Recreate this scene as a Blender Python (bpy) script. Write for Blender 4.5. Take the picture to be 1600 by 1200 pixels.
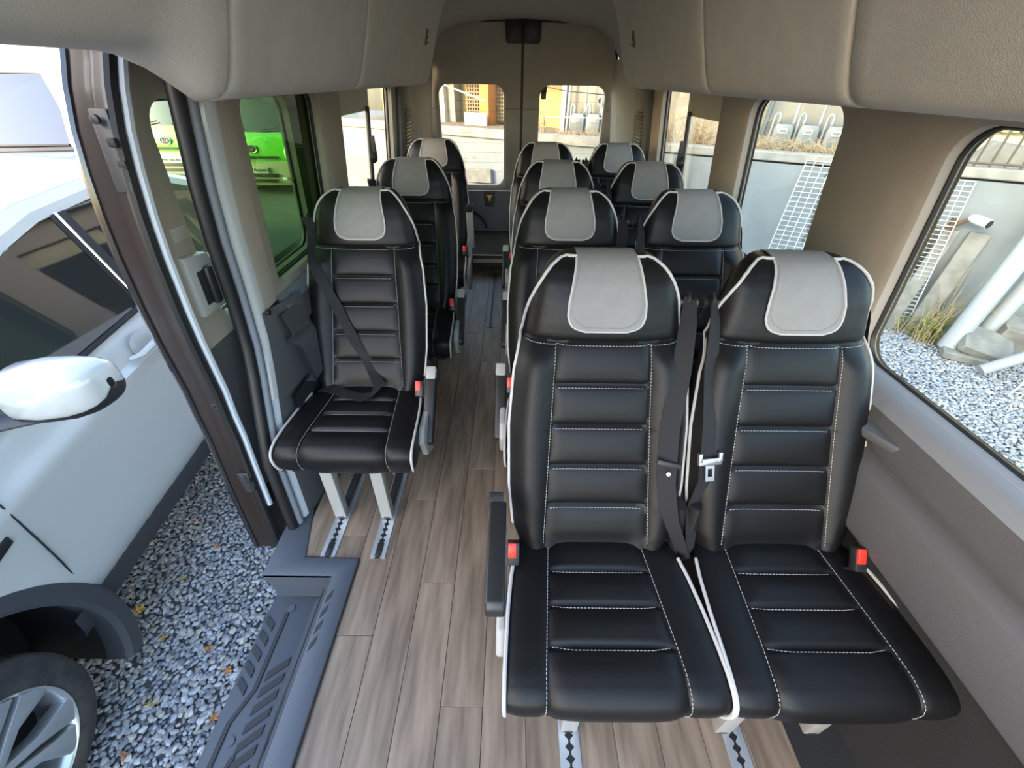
import bpy, bmesh, math, random
import numpy as np
from math import sin, cos, pi, sqrt, radians, exp
from mathutils import Matrix, Vector
for o in list(bpy.data.objects): bpy.data.objects.remove(o)
scene = bpy.context.scene
COL = scene.collection
random.seed(7)
# ------------------------------------------------------------------ camera
# x to the right, y towards the back of the van, z up; van floor at z = 0
CAM = Vector((-.0751, 0, 1.4889)); FPX, PITCH, YAW, ROLL = 645.22, .6382, .0052, .0147
_f = Vector((sin(YAW)*cos(PITCH), cos(YAW)*cos(PITCH), -sin(PITCH)))
_r0 = Vector((cos(YAW), -sin(YAW), 0)); _u0 = Vector((sin(YAW)*sin(PITCH), cos(YAW)*sin(PITCH), cos(PITCH)))
_r = _r0*cos(ROLL) + _u0*sin(ROLL); _u = _u0*cos(ROLL) - _r0*sin(ROLL)
cd = bpy.data.cameras.new('camera'); cam = bpy.data.objects.new('camera', cd); COL.objects.link(cam)
cd.sensor_fit = 'HORIZONTAL'; cd.sensor_width = 36; cd.lens = FPX*36/1600; cd.clip_start = .02; cd.clip_end = 200
cam.matrix_world = Matrix(((_r.x, _u.x, -_f.x, CAM.x), (_r.y, _u.y, -_f.y, CAM.y), (_r.z, _u.z, -_f.z, CAM.z), (0, 0, 0, 1)))
scene.camera = cam
# ------------------------------------------------------------------ sky, sun, exposure
SUN_EL, SUN_DIR = radians(19), Vector((-.86, -.5, 0)).normalized()      # where the sun stands, seen from the van
world = bpy.data.worlds.new('sky'); scene.world = world; world.use_nodes = True
wn = world.node_tree; wn.nodes.clear()
sk = wn.nodes.new('ShaderNodeTexSky'); sk.sky_type = 'NISHITA'; sk.sun_disc = False
sk.sun_elevation = SUN_EL; sk.sun_rotation = math.atan2(SUN_DIR.x, SUN_DIR.y); sk.air_density = 1.0; sk.dust_density = 2.5; sk.ozone_density = .8
bg = wn.nodes.new('ShaderNodeBackground'); bg.inputs['Strength'].default_value = .50
wo = wn.nodes.new('ShaderNodeOutputWorld')
wn.links.new(sk.outputs[0], bg.inputs[0]); wn.links.new(bg.outputs[0], wo.inputs[0])
sl = bpy.data.lights.new('sun', 'SUN'); sl.energy = .75; sl.angle = radians(.6); sl.color = (1, .93, .80)
so = bpy.data.objects.new('sun', sl); COL.objects.link(so)
_sd = Vector((SUN_DIR.x*cos(SUN_EL), SUN_DIR.y*cos(SUN_EL), sin(SUN_EL)))
so.rotation_euler = _sd.to_track_quat('Z', 'Y').to_euler(); so.location = (-20, -12, 12)
vs = scene.view_settings; vs.view_transform = 'Standard'; vs.look = 'None'; vs.gamma = 1; vs.use_curve_mapping = False; vs.exposure = 1.66
try:
    scene.cycles.max_bounces = 10; scene.cycles.diffuse_bounces = 6; scene.cycles.transparent_max_bounces = 16
    scene.cycles.glossy_bounces = 4; scene.cycles.sample_clamp_indirect = 6
except Exception: pass
# ------------------------------------------------------------------ materials
MAT = {}
def mat(name, col, rough=.5, metal=0., spec=.5, bump=0., bscale=200., var=0., vscale=8., coat=0., stretch=None, emit=None, rnd=0., col2=None):
    m = bpy.data.materials.new(name); m.use_nodes = True; nt = m.node_tree; b = nt.nodes['Principled BSDF']
    b.inputs['Base Color'].default_value = (*col, 1); b.inputs['Roughness'].default_value = rough; b.inputs['Metallic'].default_value = metal
    b.inputs['Specular IOR Level'].default_value = spec
    if coat: b.inputs['Coat Weight'].default_value = coat; b.inputs['Coat Roughness'].default_value = .06
    if emit: b.inputs['Emission Color'].default_value = (*emit[0], 1); b.inputs['Emission Strength'].default_value = emit[1]
    tc = nt.nodes.new('ShaderNodeTexCoord'); src = tc.outputs['Object']
    if stretch:
        mp = nt.nodes.new('ShaderNodeMapping'); mp.inputs['Scale'].default_value = stretch; nt.links.new(src, mp.inputs[0]); src = mp.outputs[0]
    if bump:
        n = nt.nodes.new('ShaderNodeTexNoise'); n.inputs['Scale'].default_value = bscale; n.inputs['Detail'].default_value = 3; nt.links.new(src, n.inputs['Vector'])
        bp = nt.nodes.new('ShaderNodeBump'); bp.inputs['Strength'].default_value = bump; bp.inputs['Distance'].default_value = .002
        nt.links.new(n.outputs[0], bp.inputs['Height']); nt.links.new(bp.outputs[0], b.inputs['Normal'])
    if var or rnd:
        c2 = col2 or tuple(max(0, c*(1-var)) for c in col)
        n = nt.nodes.new('ShaderNodeTexNoise'); n.inputs['Scale'].default_value = vscale; n.inputs['Detail'].default_value = 5; nt.links.new(src, n.inputs['Vector'])
        mx = nt.nodes.new('ShaderNodeMix'); mx.data_type = 'RGBA'; mx.inputs['A'].default_value = (*col, 1); mx.inputs['B'].default_value = (*c2, 1)
        mr = nt.nodes.new('ShaderNodeMapRange'); mr.inputs['From Min'].default_value = .35; mr.inputs['From Max'].default_value = .65
        nt.links.new(n.outputs[0], mr.inputs['Value']); nt.links.new(mr.outputs[0], mx.inputs['Factor']); out = mx.outputs['Result']
        if rnd:
            oi = nt.nodes.new('ShaderNodeObjectInfo'); hv = nt.nodes.new('ShaderNodeHueSaturation'); m2 = nt.nodes.new('ShaderNodeMapRange')
            m2.inputs['To Min'].default_value = 1-rnd; m2.inputs['To Max'].default_value = 1+rnd
            nt.links.new(oi.outputs['Random'], m2.inputs['Value']); nt.links.new(m2.outputs[0], hv.inputs['Value']); nt.links.new(out, hv.inputs['Color']); out = hv.outputs[0]
        nt.links.new(out, b.inputs['Base Color'])
    MAT[name] = m; return m
def glass(name, tint, gloss=.06, rough=0.):
    m = bpy.data.materials.new(name); m.use_nodes = True; nt = m.node_tree; nt.nodes.clear()
    t = nt.nodes.new('ShaderNodeBsdfTransparent'); t.inputs[0].default_value = (*tint, 1)
    g = nt.nodes.new('ShaderNodeBsdfGlossy'); g.inputs['Roughness'].default_value = rough; g.inputs[0].default_value = (1, 1, 1, 1)
    fr = nt.nodes.new('ShaderNodeLayerWeight'); fr.inputs['Blend'].default_value = .06
    mu = nt.nodes.new('ShaderNodeMath'); mu.operation = 'MULTIPLY_ADD'; mu.inputs[1].default_value = .18; mu.inputs[2].default_value = gloss*.5; mu.use_clamp = True
    nt.links.new(fr.outputs['Fresnel'], mu.inputs[0])
    mx = nt.nodes.new('ShaderNodeMixShader'); o = nt.nodes.new('ShaderNodeOutputMaterial')
    nt.links.new(mu.outputs[0], mx.inputs[0]); nt.links.new(t.outputs[0], mx.inputs[1]); nt.links.new(g.outputs[0], mx.inputs[2]); nt.links.new(mx.outputs[0], o.inputs[0])
    MAT[name] = m; return m
mat('leather', (.0065, .0065, .007), .42, spec=.27, bump=.22, bscale=420)
mat('pad', (.245, .238, .228), .62, bump=.25, bscale=500, var=.06, vscale=30)
mat('piping', (.46, .455, .445), .5)
mat('thread', (.42, .42, .42), .7)
mat('shell', (.36, .345, .31), .5, bump=.1, bscale=300)
mat('shell_dark', (.035, .035, .037), .45)
mat('grey_plastic', (.36, .36, .345), .42)
mat('black_plastic', (.018, .018, .019), .42)
mat('rubber', (.012, .012, .013), .6)
mat('webbing', (.020, .019, .021), .7, bump=.5, bscale=900, spec=.3)
mat('red', (.85, .035, .02), .35)
mat('steel', (.62, .63, .64), .3, metal=.9)
mat('leg_paint', (.30, .30, .28), .45)
mat('alu', (.70, .76, .82), .32, metal=.7)
mat('bin', (.61, .555, .47), .85, bump=.5, bscale=420, var=.07, vscale=14)
mat('ceiling_cloth', (.50, .47, .41), .9, bump=.5, bscale=420, var=.06, vscale=14)
mat('tan', (.36, .315, .262), .75, bump=.35, bscale=350, var=.05, vscale=10)
mat('grey_trim', (.082, .082, .087), .6, bump=.35, bscale=350, var=.06, vscale=6)
mat('grey_trim_light', (.175, .19, .21), .5, bump=.2, bscale=350)
mat('door_cloth', (.48, .445, .385), .85, bump=.4, bscale=420, var=.06, vscale=10)
mat('beige_trim', (.48, .445, .35), .7, bump=.2, bscale=350)
mat('slate', (.19, .21, .24), .6, bump=.35, bscale=350, var=.1, vscale=5)
mat('carpet', (.014, .014, .015), .95, bump=.6, bscale=300)
mat('deck_carpet', (.075, .067, .055), .95, bump=.6, bscale=300, var=.3, vscale=12)
mat('wood', (.265, .203, .148), .45, bump=.2, bscale=60, var=.3, vscale=2.6, stretch=(11, 1.3, 1), rnd=.14, col2=(.135, .100, .073))
mat('floor_base', (.03, .025, .02), .8)
mat('step', (.066, .079, .098), .52, bump=.25, bscale=300)
mat('step_rib', (.028, .031, .036), .75, bump=.5, bscale=260)
mat('white_paint', (.58, .60, .61), .22, coat=.6)
mat('white_strip', (.50, .54, .58), .55)
mat('black_paint', (.018, .015, .015), .2, coat=.8, spec=.6)
mat('bronze_paint', (.024, .017, .0145), .4, coat=.12)
mat('seal', (.010, .010, .011), .5)
glass('glass_clear', (.93, .96, .93), .05)
glass('glass_rear', (.97, .96, .90), .04)
glass('glass_green', (.44, .55, .40), .07)
glass('glass_door', (.80, .90, .77), .06)
# ------------------------------------------------------------------ mesh helpers
class MB:
    def __init__(s): s.v = []; s.f = []
    def add(s, vs, fs):
        n = len(s.v); s.v += [tuple(v) for v in vs]; s.f += [tuple(i+n for i in f) for f in fs]; return s
    def box(s, c, d, rot=None, taper=None):
        hx, hy, hz = d[0]/2, d[1]/2, d[2]/2; P = []
        for z in (-1, 1):
            k = taper if (taper and z > 0) else 1
            for x, y in ((-1, -1), (1, -1), (1, 1), (-1, 1)): P.append(Vector((x*hx*k, y*hy*k, z*hz)))
        if rot is not None: P = [rot @ p for p in P]
        return s.add([p+Vector(c) for p in P], [(3, 2, 1, 0), (4, 5, 6, 7), (0, 1, 5, 4), (1, 2, 6, 5), (2, 3, 7, 6), (3, 0, 4, 7)])
    def prism(s, poly, a, b):                       # poly of points, extruded by vectors a and b
        n = len(poly); a, b = Vector(a), Vector(b)
        vs = [Vector(p)+a for p in poly]+[Vector(p)+b for p in poly]
        return s.add(vs, [tuple(range(n-1, -1, -1)), tuple(range(n, 2*n))]+[(i, (i+1) % n, n+(i+1) % n, n+i) for i in range(n)])
    def tube(s, path, r, n=8, closed=False, caps=True, flat=1.):
        P = [Vector(p) for p in path]; m = len(P); R = r if isinstance(r, (list, tuple)) else [r]*m
        up = None; rings = []
        for i in range(m):
            t = (P[(i+1) % m]-P[i-1]) if closed else (P[min(i+1, m-1)]-P[max(i-1, 0)])
            t = t.normalized() if t.length > 1e-9 else Vector((0, 0, 1))
            if up is None: up = Vector((0, 0, 1)) if abs(t.z) < .9 else Vector((1, 0, 0))
            x = t.cross(up)
            if x.length < 1e-6: x = t.cross(Vector((1, .1, 0)))
            x.normalize(); y = x.cross(t).normalized(); up = y
            rings.append([P[i]+x*cos(2*pi*k/n)*R[i]+y*sin(2*pi*k/n)*R[i]*flat for k in range(n)])
        vs = [p for q in rings for p in q]; fs = []
        for i in range(m if closed else m-1):
            j = (i+1) % m
            for k in range(n): l = (k+1) % n; fs.append((i*n+k, i*n+l, j*n+l, j*n+k))
        if caps and not closed: fs += [tuple(range(n-1, -1, -1)), tuple(range((m-1)*n, m*n))]
        return s.add(vs, fs)
    def lathe(s, c, axis, prof, n=32, capped=False):        # prof: list of (radius, along)
        ax = Vector(axis).normalized(); x = ax.orthogonal().normalized(); y = ax.cross(x); c = Vector(c); m = len(prof)
        vs = [c+ax*h+(x*cos(2*pi*k/n)+y*sin(2*pi*k/n))*r for r, h in prof for k in range(n)]
        fs = [(i*n+k, i*n+(k+1) % n, (i+1)*n+(k+1) % n, (i+1)*n+k) for i in range(m-1) for k in range(n)]
        if capped: fs += [tuple(range(n-1, -1, -1)), tuple(range((m-1)*n, m*n))]
        return s.add(vs, fs)
    def grid(s, rows):
        m, n = len(rows), len(rows[0])
        return s.add([p for r in rows for p in r], [(i*n+j, i*n+j+1, (i+1)*n+j+1, (i+1)*n+j) for i in range(m-1) for j in range(n-1)])
    def ribbon(s, path, side, w, th=.0025):                 # flat strap, side = width direction per point
        P = [Vector(p) for p in path]; S = [Vector(v).normalized() for v in side]; rings = []
        for i, p in enumerate(P):
            t = (P[min(i+1, len(P)-1)]-P[max(i-1, 0)]).normalized(); nn = t.cross(S[i]).normalized()
            ww = w[i] if isinstance(w, (list, tuple)) else w
            rings.append([p-S[i]*ww/2-nn*th/2, p+S[i]*ww/2-nn*th/2, p+S[i]*ww/2+nn*th/2, p-S[i]*ww/2+nn*th/2])
        m = len(P)
        fs = [(i*4+k, i*4+(k+1) % 4, (i+1)*4+(k+1) % 4, (i+1)*4+k) for i in range(m-1) for k in range(4)]+[(3, 2, 1, 0), tuple(range(4*m-4, 4*m))]
        return s.add([p for r in rings for p in r], fs)
    def build(s, name, m, parent=None, bevel=0., seg=2, smooth=True, angle=40, sub=0, recalc=True):
        off = Vector((0, 0, 0))
        if parent is not None:
            p = parent
            while p is not None: off += p.location; p = p.parent
        me = bpy.data.meshes.new(name); me.from_pydata([Vector(v)-off for v in s.v], [], s.f)
        bm = bmesh.new(); bm.from_mesh(me)
        if recalc: bmesh.ops.recalc_face_normals(bm, faces=bm.faces)
        if bevel:
            es = [e for e in bm.edges if len(e.link_faces) == 2 and e.calc_face_angle(0) > radians(35)]
            bmesh.ops.bevel(bm, geom=es, offset=bevel, segments=seg, profile=.5, affect='EDGES', clamp_overlap=True)
        bm.to_mesh(me); bm.free()
        if smooth:
            for p_ in me.polygons: p_.use_smooth = True
            me.set_sharp_from_angle(angle=radians(angle))
        me.materials.append(MAT[m] if isinstance(m, str) else m)
        o = bpy.data.objects.new(name, me); COL.objects.link(o); o.parent = parent
        if sub: md = o.modifiers.new('sub', 'SUBSURF'); md.levels = sub; md.render_levels = sub
        return o
def tag(o, label=None, cat=None, group=None, kind=None):
    if label: o['label'] = label
    if cat: o['category'] = cat
    if group: o['group'] = group
    if kind: o['kind'] = kind
    return o
def empty(name, loc=(0, 0, 0)):
    o = bpy.data.objects.new(name, None); o.location = loc; o.empty_display_size = .1; COL.objects.link(o); return o
def instance(o, parent=None, rename=None):
    c = o.copy(); COL.objects.link(c); c.parent = parent
    for ch in list(o.children): instance(ch, c)
    return c
def interp(x, xs, ys): return float(np.interp(x, xs, ys))
def rrect(x0, x1, y0, y1, r, n=8):
    out = []
    for cx, cy, a0 in ((x1-r, y1-r, 0), (x0+r, y1-r, 90), (x0+r, y0+r, 180), (x1-r, y0+r, 270)):
        for k in range(n+1): a = radians(a0+90*k/n); out.append((cx+r*cos(a), cy+r*sin(a)))
    return out
def ring_outer(x0, x1, y0, y1, X0, X1, Y0, Y1, r, n=8):     # partner points of rrect() on an outer rectangle
    out = []
    for q in range(4):
        cx, cy = ((X1, Y1), (X0, Y1), (X0, Y0), (X1, Y0))[q]
        s = ((x1, y1-r), (x0+r, y1), (x0, y0+r), (x1-r, y0))[q]; e = ((x1-r, y1), (x0, y1-r), (x0+r, y0), (x1, y0+r))[q]
        S = ((X1, s[1]), (s[0], Y1), (X0, s[1]), (s[0], Y0))[q]; E = ((e[0], Y1), (X0, e[1]), (e[0], Y0), (X1, e[1]))[q]
        for k in range(n+1):
            t = k/n
            if t <= .5: out.append((S[0]+(cx-S[0])*t*2, S[1]+(cy-S[1])*t*2))
            else: out.append((cx+(E[0]-cx)*(t-.5)*2, cy+(E[1]-cy)*(t-.5)*2))
    return out
# ------------------------------------------------------------------ van: floor
fl = MB().box((0, 2.1, -.032), (1.80, 4.9, .05)).add([], [])
fl = MB(); fl.box((.12, .15, -.032), (1.53, 1.43, .05)); fl.box((-.02, 2.47, -.032), (1.80, 3.2, .05))
floor = tag(fl.build('floor', 'floor_base'), 'brown wood-look plank floor of the van', kind='structure')
PW = .125; pmesh = {}
for i in range(14):
    xa = -.895+PW*i; y = -.5-((i*.37) % .92)
    while y < 4.05:
        y0 = max(y, -.5 if i >= 2 else .87); y1 = min(y+.92, 4.05); y += .92
        if y1-y0 < .02: continue
        L = round(y1-y0, 3)
        if L not in pmesh:
            b = MB().box((0, 0, -.0035), (PW-.0016, L-.0016, .007)); o = b.build('plank', 'wood', bevel=.0006, seg=1, smooth=False)
            pmesh[L] = o.data; bpy.data.objects.remove(o)
        o = bpy.data.objects.new('plank', pmesh[L]); COL.objects.link(o); o.parent = floor; o.location = (xa+PW/2, (y0+y1)/2, 0)
# rear luggage platform with a light edge strip
pl = empty('luggage_platform', (0, 4.2, 0)); tag(pl, 'low dark luggage platform across the back with a light edge strip', 'platform')
MB().box((0, 4.21, .135), (1.72, .80, .03)).build('deck', 'deck_carpet', pl)
MB().box((0, 3.82, .12), (1.72, .018, .075)).build('edge_strip', 'shell', pl, bevel=.004)
MB().box((0, 3.95, .05), (1.6, .04, .13)).build('support', 'black_plastic', pl)
# seat tracks let into the floor
def track(x, y0, y1, label, cap=True, mt='alu'):
    t = empty('seat_track', (x, (y0+y1)/2, .0)); tag(t, label, 'track', 'floor tracks')
    w = .026; MB().box((x-w*.78, (y0+y1)/2, .002), (w*.62, y1-y0, .004)).build('flange', mt, t); MB().box((x+w*.78, (y0+y1)/2, .002), (w*.62, y1-y0, .004)).build('flange', mt, t)
    MB().box((x, (y0+y1)/2, .0006), (w*1.0, y1-y0, .0008)).build('slot', 'rubber', t)
    n = int((y1-y0)/.025); b = MB()
    for k in range(n):
        for s in (-1, 1): b.add([(x+s*w*.5, y0+.025*k, .0035), (x+s*w*.12, y0+.025*k+.009, .0035), (x+s*w*.12, y0+.025*k+.016, .0035), (x+s*w*.5, y0+.025*k+.025, .0035)], [(0, 1, 2, 3)])
    b.build('scallops', mt, t, smooth=False)
    if cap: MB().box((x, y0+.035, .006), (.022, .06, .008)).build('end_cap', 'black_plastic', t, bevel=.002)
track(-.770, .872, 2.0, 'aluminium floor track with black end cap, nearer the entry step')
track(-.578, .872, 2.0, 'aluminium floor track with black end cap, nearer the aisle')
track(.101, .12, 1.2, 'aluminium seat track under the aisle leg of the front pair of seats', cap=False)
track(-.228, 2.70, 3.75, 'thin dark empty track running down the middle of the aisle floor', cap=False, mt='black_plastic')
track(.565, .12, 1.2, 'aluminium seat track under the inner leg of the front window seat', cap=False)
# entry step below the sliding door
st = empty('entry_step', (-.85, .4, -.18)); tag(st, 'dark blue-grey moulded entry step with ribbed tread by the open door', 'step')
zl = .006
b = MB(); L = [(-.645, -.5), (-.645, .872), (-.852, .872), (-.925, 1.185), (-.985, 1.185), (-.985, .800), (-.725, .800), (-.725, -.5)]
b.prism([(x, y, 0) for x, y in L], (0, 0, zl-.03), (0, 0, zl)); b.build('ledge', 'step', st, bevel=.004, angle=50)
MB().tube([(-.6445, -.5, zl), (-.6445, .866, zl), (-.850, .874, zl)], .0035, 6).build('edge_seal', 'rubber', st)
b = MB(); b.grid([[(-.725, y, zl-.002), (-.738, y, -.008), (-.775, y, -.09), (-.815, y, -.165), (-.835, y, -.18)] for y in (-.5, .2, .80)]); b.build('riser', 'step', st)
b = MB(); b.grid([[(x, .80+(.0 if z > -.02 else .012), z) for z in (zl-.002, -.01, -.10, -.175)] for x in (-.725, -.80, -.90, -.985)]); b.build('back_wall', 'step', st)
b = MB().prism([(-.83, -.5, 0), (-1.015, -.5, 0), (-1.0, .84, 0), (-.79, .84, 0)], (0, 0, -.215), (0, 0, -.18)); tread = b.build('tread', 'step', st, bevel=.004)
def rib(pts, z0=-.18, par=None, h=.0045):
    MB().prism([(x, y, z0) for x, y in pts], (0, 0, -.001), (0, 0, h)).build('rib', 'step_rib', par or tread, smooth=False)
for k in range(22):                                             # slanted bars beside the riser
    y = .60-k*.048
    if .10 < y < .16: continue
    rib([(-.845, y), (-.845, y-.026), (-.905, y-.075), (-.905, y-.049)])
for k in range(11):                                             # slanted bars on the outer side
    y = .74-k*.05 if k < 5 else .20-(k-5)*.05
    rib([(-.955, y-.03), (-.955, y-.056), (-.992, y-.026), (-.992, y)])
for pts in ([(-.93, .745), (-.915, .745), (-.915, .46), (-.945, .40), (-.945, .02), (-.93, .02)][::1],):
    rib([(-.932, .75), (-.918, .75), (-.918, .50), (-.932, .50)]); rib([(-.932, .50), (-.918, .50), (-.955, .41), (-.969, .41)]); rib([(-.969, .41), (-.955, .41), (-.955, .05), (-.969, .05)])
    rib([(-.912, .33), (-.898, .33), (-.925, .20), (-.939, .20)]); rib([(-.939, .20), (-.925, .20), (-.925, -.3), (-.939, -.3)])
for x, y in ((-.915, .765), (-.932, .365)):
    b = MB().lathe((x, y, -.181), (0, 0, 1), [(.013, 0), (.013, .006), (.0, .006)], 16); b.build('boss', 'step', tread)
def riser_rib(q):                                               # q: (t down the slope 0..1, y)
    f = lambda t, y, o: (-.738-.077*t-o*.9, y, -.008-.157*t+o*.45)
    P = [f(t, y, .0005) for t, y in q]+[f(t, y, .004) for t, y in q]; n = len(q)
    MB().add(P, [tuple(range(n-1, -1, -1)), tuple(range(n, 2*n))]+[(i, (i+1) % n, n+(i+1) % n, n+i) for i in range(n)]).build('rib', 'step_rib', st, smooth=False)
for k in range(4): y = .735-k*.05; rib([(-.700, y+.012), (-.700, y-.012), (-.715, y-.036), (-.715, y-.012)][::1], z0=zl, par=st, h=.002)
riser_rib([(.05, .76), (.3, .76), (.3, .55), (.05, .50)]); riser_rib([(.05, .50), (.3, .55), (.55, .40), (.30, .36)])
for k in range(3): y = .46-k*.05; riser_rib([(.45, y), (.45, y-.026), (.8, y-.05), (.8, y-.024)])
riser_rib([(.30, .36), (.5, .38), (.5, -.3), (.30, -.3)]); riser_rib([(.62, .27), (.85, .22), (.85, -.3), (.62, -.3)])
# ------------------------------------------------------------------ van: side walls
def xw(z, s): return s*(.92-(z-.84)*.103) if z > .84 else s*.92
def profile_panel(name, s, y0, y1, prof, m, parent=None):       # prof: (x, z) swept along the van
    ys = np.linspace(y0, y1, max(2, int((y1-y0)/.4)+1))
    b = MB(); b.grid([[(s*x, y, z) for x, z in prof] for y in ys]); b.grid([[(s*(x+.012), y, z) for x, z in prof][::-1] for y in ys])
    return b.build(name, m, parent, angle=35)
LOW = [(.945, .852), (.905, .846), (.890, .832), (.880, .81), (.866, .742), (.868, .728), (.884, .716), (.884, .706), (.852, .690), (.844, .676), (.828, .545), (.832, .532), (.87, .525)]
wr = empty('wall_right', (.9, 1.5, 0)); tag(wr, 'right inner wall of the van with grey lower trim and tan window pillars', kind='structure')
wl = empty('wall_left', (-.9, 2.4, 0)); tag(wl, 'left inner wall of the van behind the sliding door', kind='structure')
profile_panel('sill', 1, -.6, 3.45, LOW[:4], 'grey_trim_light', wr); profile_panel('lower_panel', 1, -.6, 3.45, LOW[3:], 'grey_trim', wr)
profile_panel('kick_panel', 1, -.6, 4.6, [(.875, .53), (.865, .02), (.72, .004)], 'carpet', wr)
profile_panel('sill', -1, 1.36, 3.45, LOW[:4], 'grey_trim_light', wl); profile_panel('lower_panel', -1, 1.30, 3.45, LOW[3:], 'grey_trim', wl)
profile_panel('kick_panel', -1, 1.20, 4.6, [(.875, .53), (.875, .02), (.865, .0)], 'carpet', wl)
def bay(s, Y0, Y1, win, parent, m='tan', gl='glass_clear', n=1, Z0=.835, Z1=1.60, label='', r=.06, dep=.055, frame=True):
    a, b_, za, zb = win
    inn = rrect(a, b_, za, zb, r); out = ring_outer(a, b_, za, zb, Y0, Y1, Z0, Z1, r); k = len(inn)
    P = lambda y, z, o=0.: (xw(z, s)+s*o, y, z)
    mid = [(y+(Y-y)*min(1, .018/max(1e-6, math.hypot(Y-y, Z-z))), z+(Z-z)*min(1, .018/max(1e-6, math.hypot(Y-y, Z-z)))) for (y, z), (Y, Z) in zip(inn, out)]
    q = MB(); rows = [[P(*p) for p in out], [P(*p) for p in mid], [P(p[0], p[1], .012) for p in inn], [P(p[0], p[1], dep) for p in inn]]
    for r_ in rows: r_.append(r_[0])
    q.grid(rows); back = [[P(p[0], p[1], dep+.01) for p in out], [P(p[0], p[1], dep+.01) for p in inn]]
    for r_ in back: r_.append(r_[0])
    q.grid(back); q.build('window_surround', m, parent, angle=50)
    w = empty('window_%d' % n, ((xw(1.1, s)+s*dep), (a+b_)/2, (za+zb)/2)); tag(w, label, kind='structure')
    g = MB(); g.add([P(p[0], p[1], dep-.002) for p in inn], [tuple(range(k))]); g.add([P(p[0], p[1], dep+.002) for p in inn], [tuple(range(k))]); g.build('pane', gl, w, smooth=False)
    MB().tube([P(p[0], p[1], dep-.012) for p in inn], .0075, 6, closed=True).build('window_seal', 'seal', w)
    return w
bay(1, -.62, 1.16, (-.50, 1.030, .850, 1.425), wr, 'tan', 'glass_clear', 1, label='large front window in the right wall', r=.075)
bay(1, 1.16, 2.09, (1.40, 1.985, .862, 1.44), wr, 'tan', 'glass_clear', 2, label='middle window in the right wall', r=.07)
w3 = bay(1, 2.09, 3.45, (2.26, 3.20, .862, 1.44), wr, 'tan', 'glass_rear', 3, label='rear right window with a sliding vent', r=.03)
bay(-1, 1.33, 2.12, (1.435, 2.03, .872, 1.435), wl, 'tan', 'glass_green', 4, label='dark tinted window behind the front single seat', r=.05)
w5 = bay(-1, 2.12, 3.45, (2.28, 3.29, .862, 1.44), wl, 'tan', 'glass_rear', 5, label='rear left window with a sliding vent', r=.03)
for s, w, ya, yb in ((1, w3, 2.26, 2.72), (-1, w5, 2.28, 2.78)):           # vent frame: wide header, slim dark post and latch
    b = MB(); P = lambda y, z, o=.035: (xw(z, s)+s*o, y, z)
    b.prism([P(ya, 1.44), P(yb, 1.44), P(yb, 1.33), P(ya, 1.33)], (0, 0, 0), (s*.012, 0, 0)); b.build('vent_header', 'beige_trim', w, bevel=.003)
    b = MB(); b.prism([P(yb, 1.44), P(yb+.06, 1.44), P(yb+.06, .865), P(yb, .865)], (0, 0, 0), (s*.010, 0, 0)); b.build('vent_post', 'beige_trim', w, bevel=.003)
    MB().tube([P(yb-.005, 1.35, .025), P(yb-.005, 1.1, .025), P(yb-.005, .865, .025)], .011, 8).build('vent_seal', 'seal', w)
    b = MB().lathe(P(yb+.0, 1.10, .012), (s, 0, 0), [(0, -.02), (.022, -.018), (.034, -.004), (.036, .012)], 14); b.box(P(yb, 1.16, .012), (.03, .024, .10)); b.build('vent_latch', 'black_plastic', w, bevel=.002)
# rear quarter panels with air vents
def quarter(s, parent):
    rows = []
    for z in (.0, .45, .75, .84, 1.1, 1.4, 1.62):
        x = xw(z, 1); rows.append([(s*x, 3.45, z), (s*(x-.012), 3.56, z), (s*(x-.02), 3.80, z), (s*(x-.035), 4.2, z), (s*(x-.05), 4.58, z)])
    b = MB(); b.grid(rows); b.grid([[(p[0]+s*.02, p[1], p[2]) for p in r][::-1] for r in rows]); b.build('quarter_panel', 'beige_trim' if s > 0 else 'tan', parent, angle=50)  # right panel takes the paler trim: its sunlit look put into the colour
    b = MB(); P = lambda y, z: (s*(interp(z, [.84, 1.62], [.898, .818])), y, z)
    b.prism([P(3.36, 1.44), P(3.74, 1.44), P(3.74, .86), P(3.36, .86)], (s*-.012, 0, 0), (s*.03, 0, 0)); b.build('vent_backing', 'grey_trim', parent, bevel=.004)
    for k in range(17):
        z = .94+k*.0225; y0, y1 = 3.47, 3.66
        if k == 16: y0, y1 = 3.50, 3.62
        MB().box((s*(interp(z, [.84, 1.62], [.898, .818])-.016), (y0+y1)/2, z), (.012, y1-y0, .009), Matrix.Rotation(s*.5, 3, 'Y')).build('vent_slat', 'shell_dark', parent)
quarter(1, wr); quarter(-1, wl)
# cup holder shelf on the right wall
ch = empty('cup_holder', (.86, .82, .75)); tag(ch, 'small grey cup holder shelf on the right wall beside the front window seat', 'cup holder')
b = MB(); b.prism([(.880, .70, 0), (.880, .93, 0), (.835, .91, 0), (.825, .80, 0)], (0, 0, .752), (0, 0, .778)); b.build('shelf', 'grey_trim', ch, bevel=.006)
b = MB().lathe((.852, .84, .7795), (0, 0, 1), [(.026, 0), (.026, .003), (.021, .003), (.019, -.004)], 20); b.build('rim', 'grey_trim_light', ch)
b = MB().lathe((.852, .84, .7792), (0, 0, 1), [(.021, 0.001), (0, .0012)], 20); b.build('well', 'black_plastic', ch)
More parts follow.
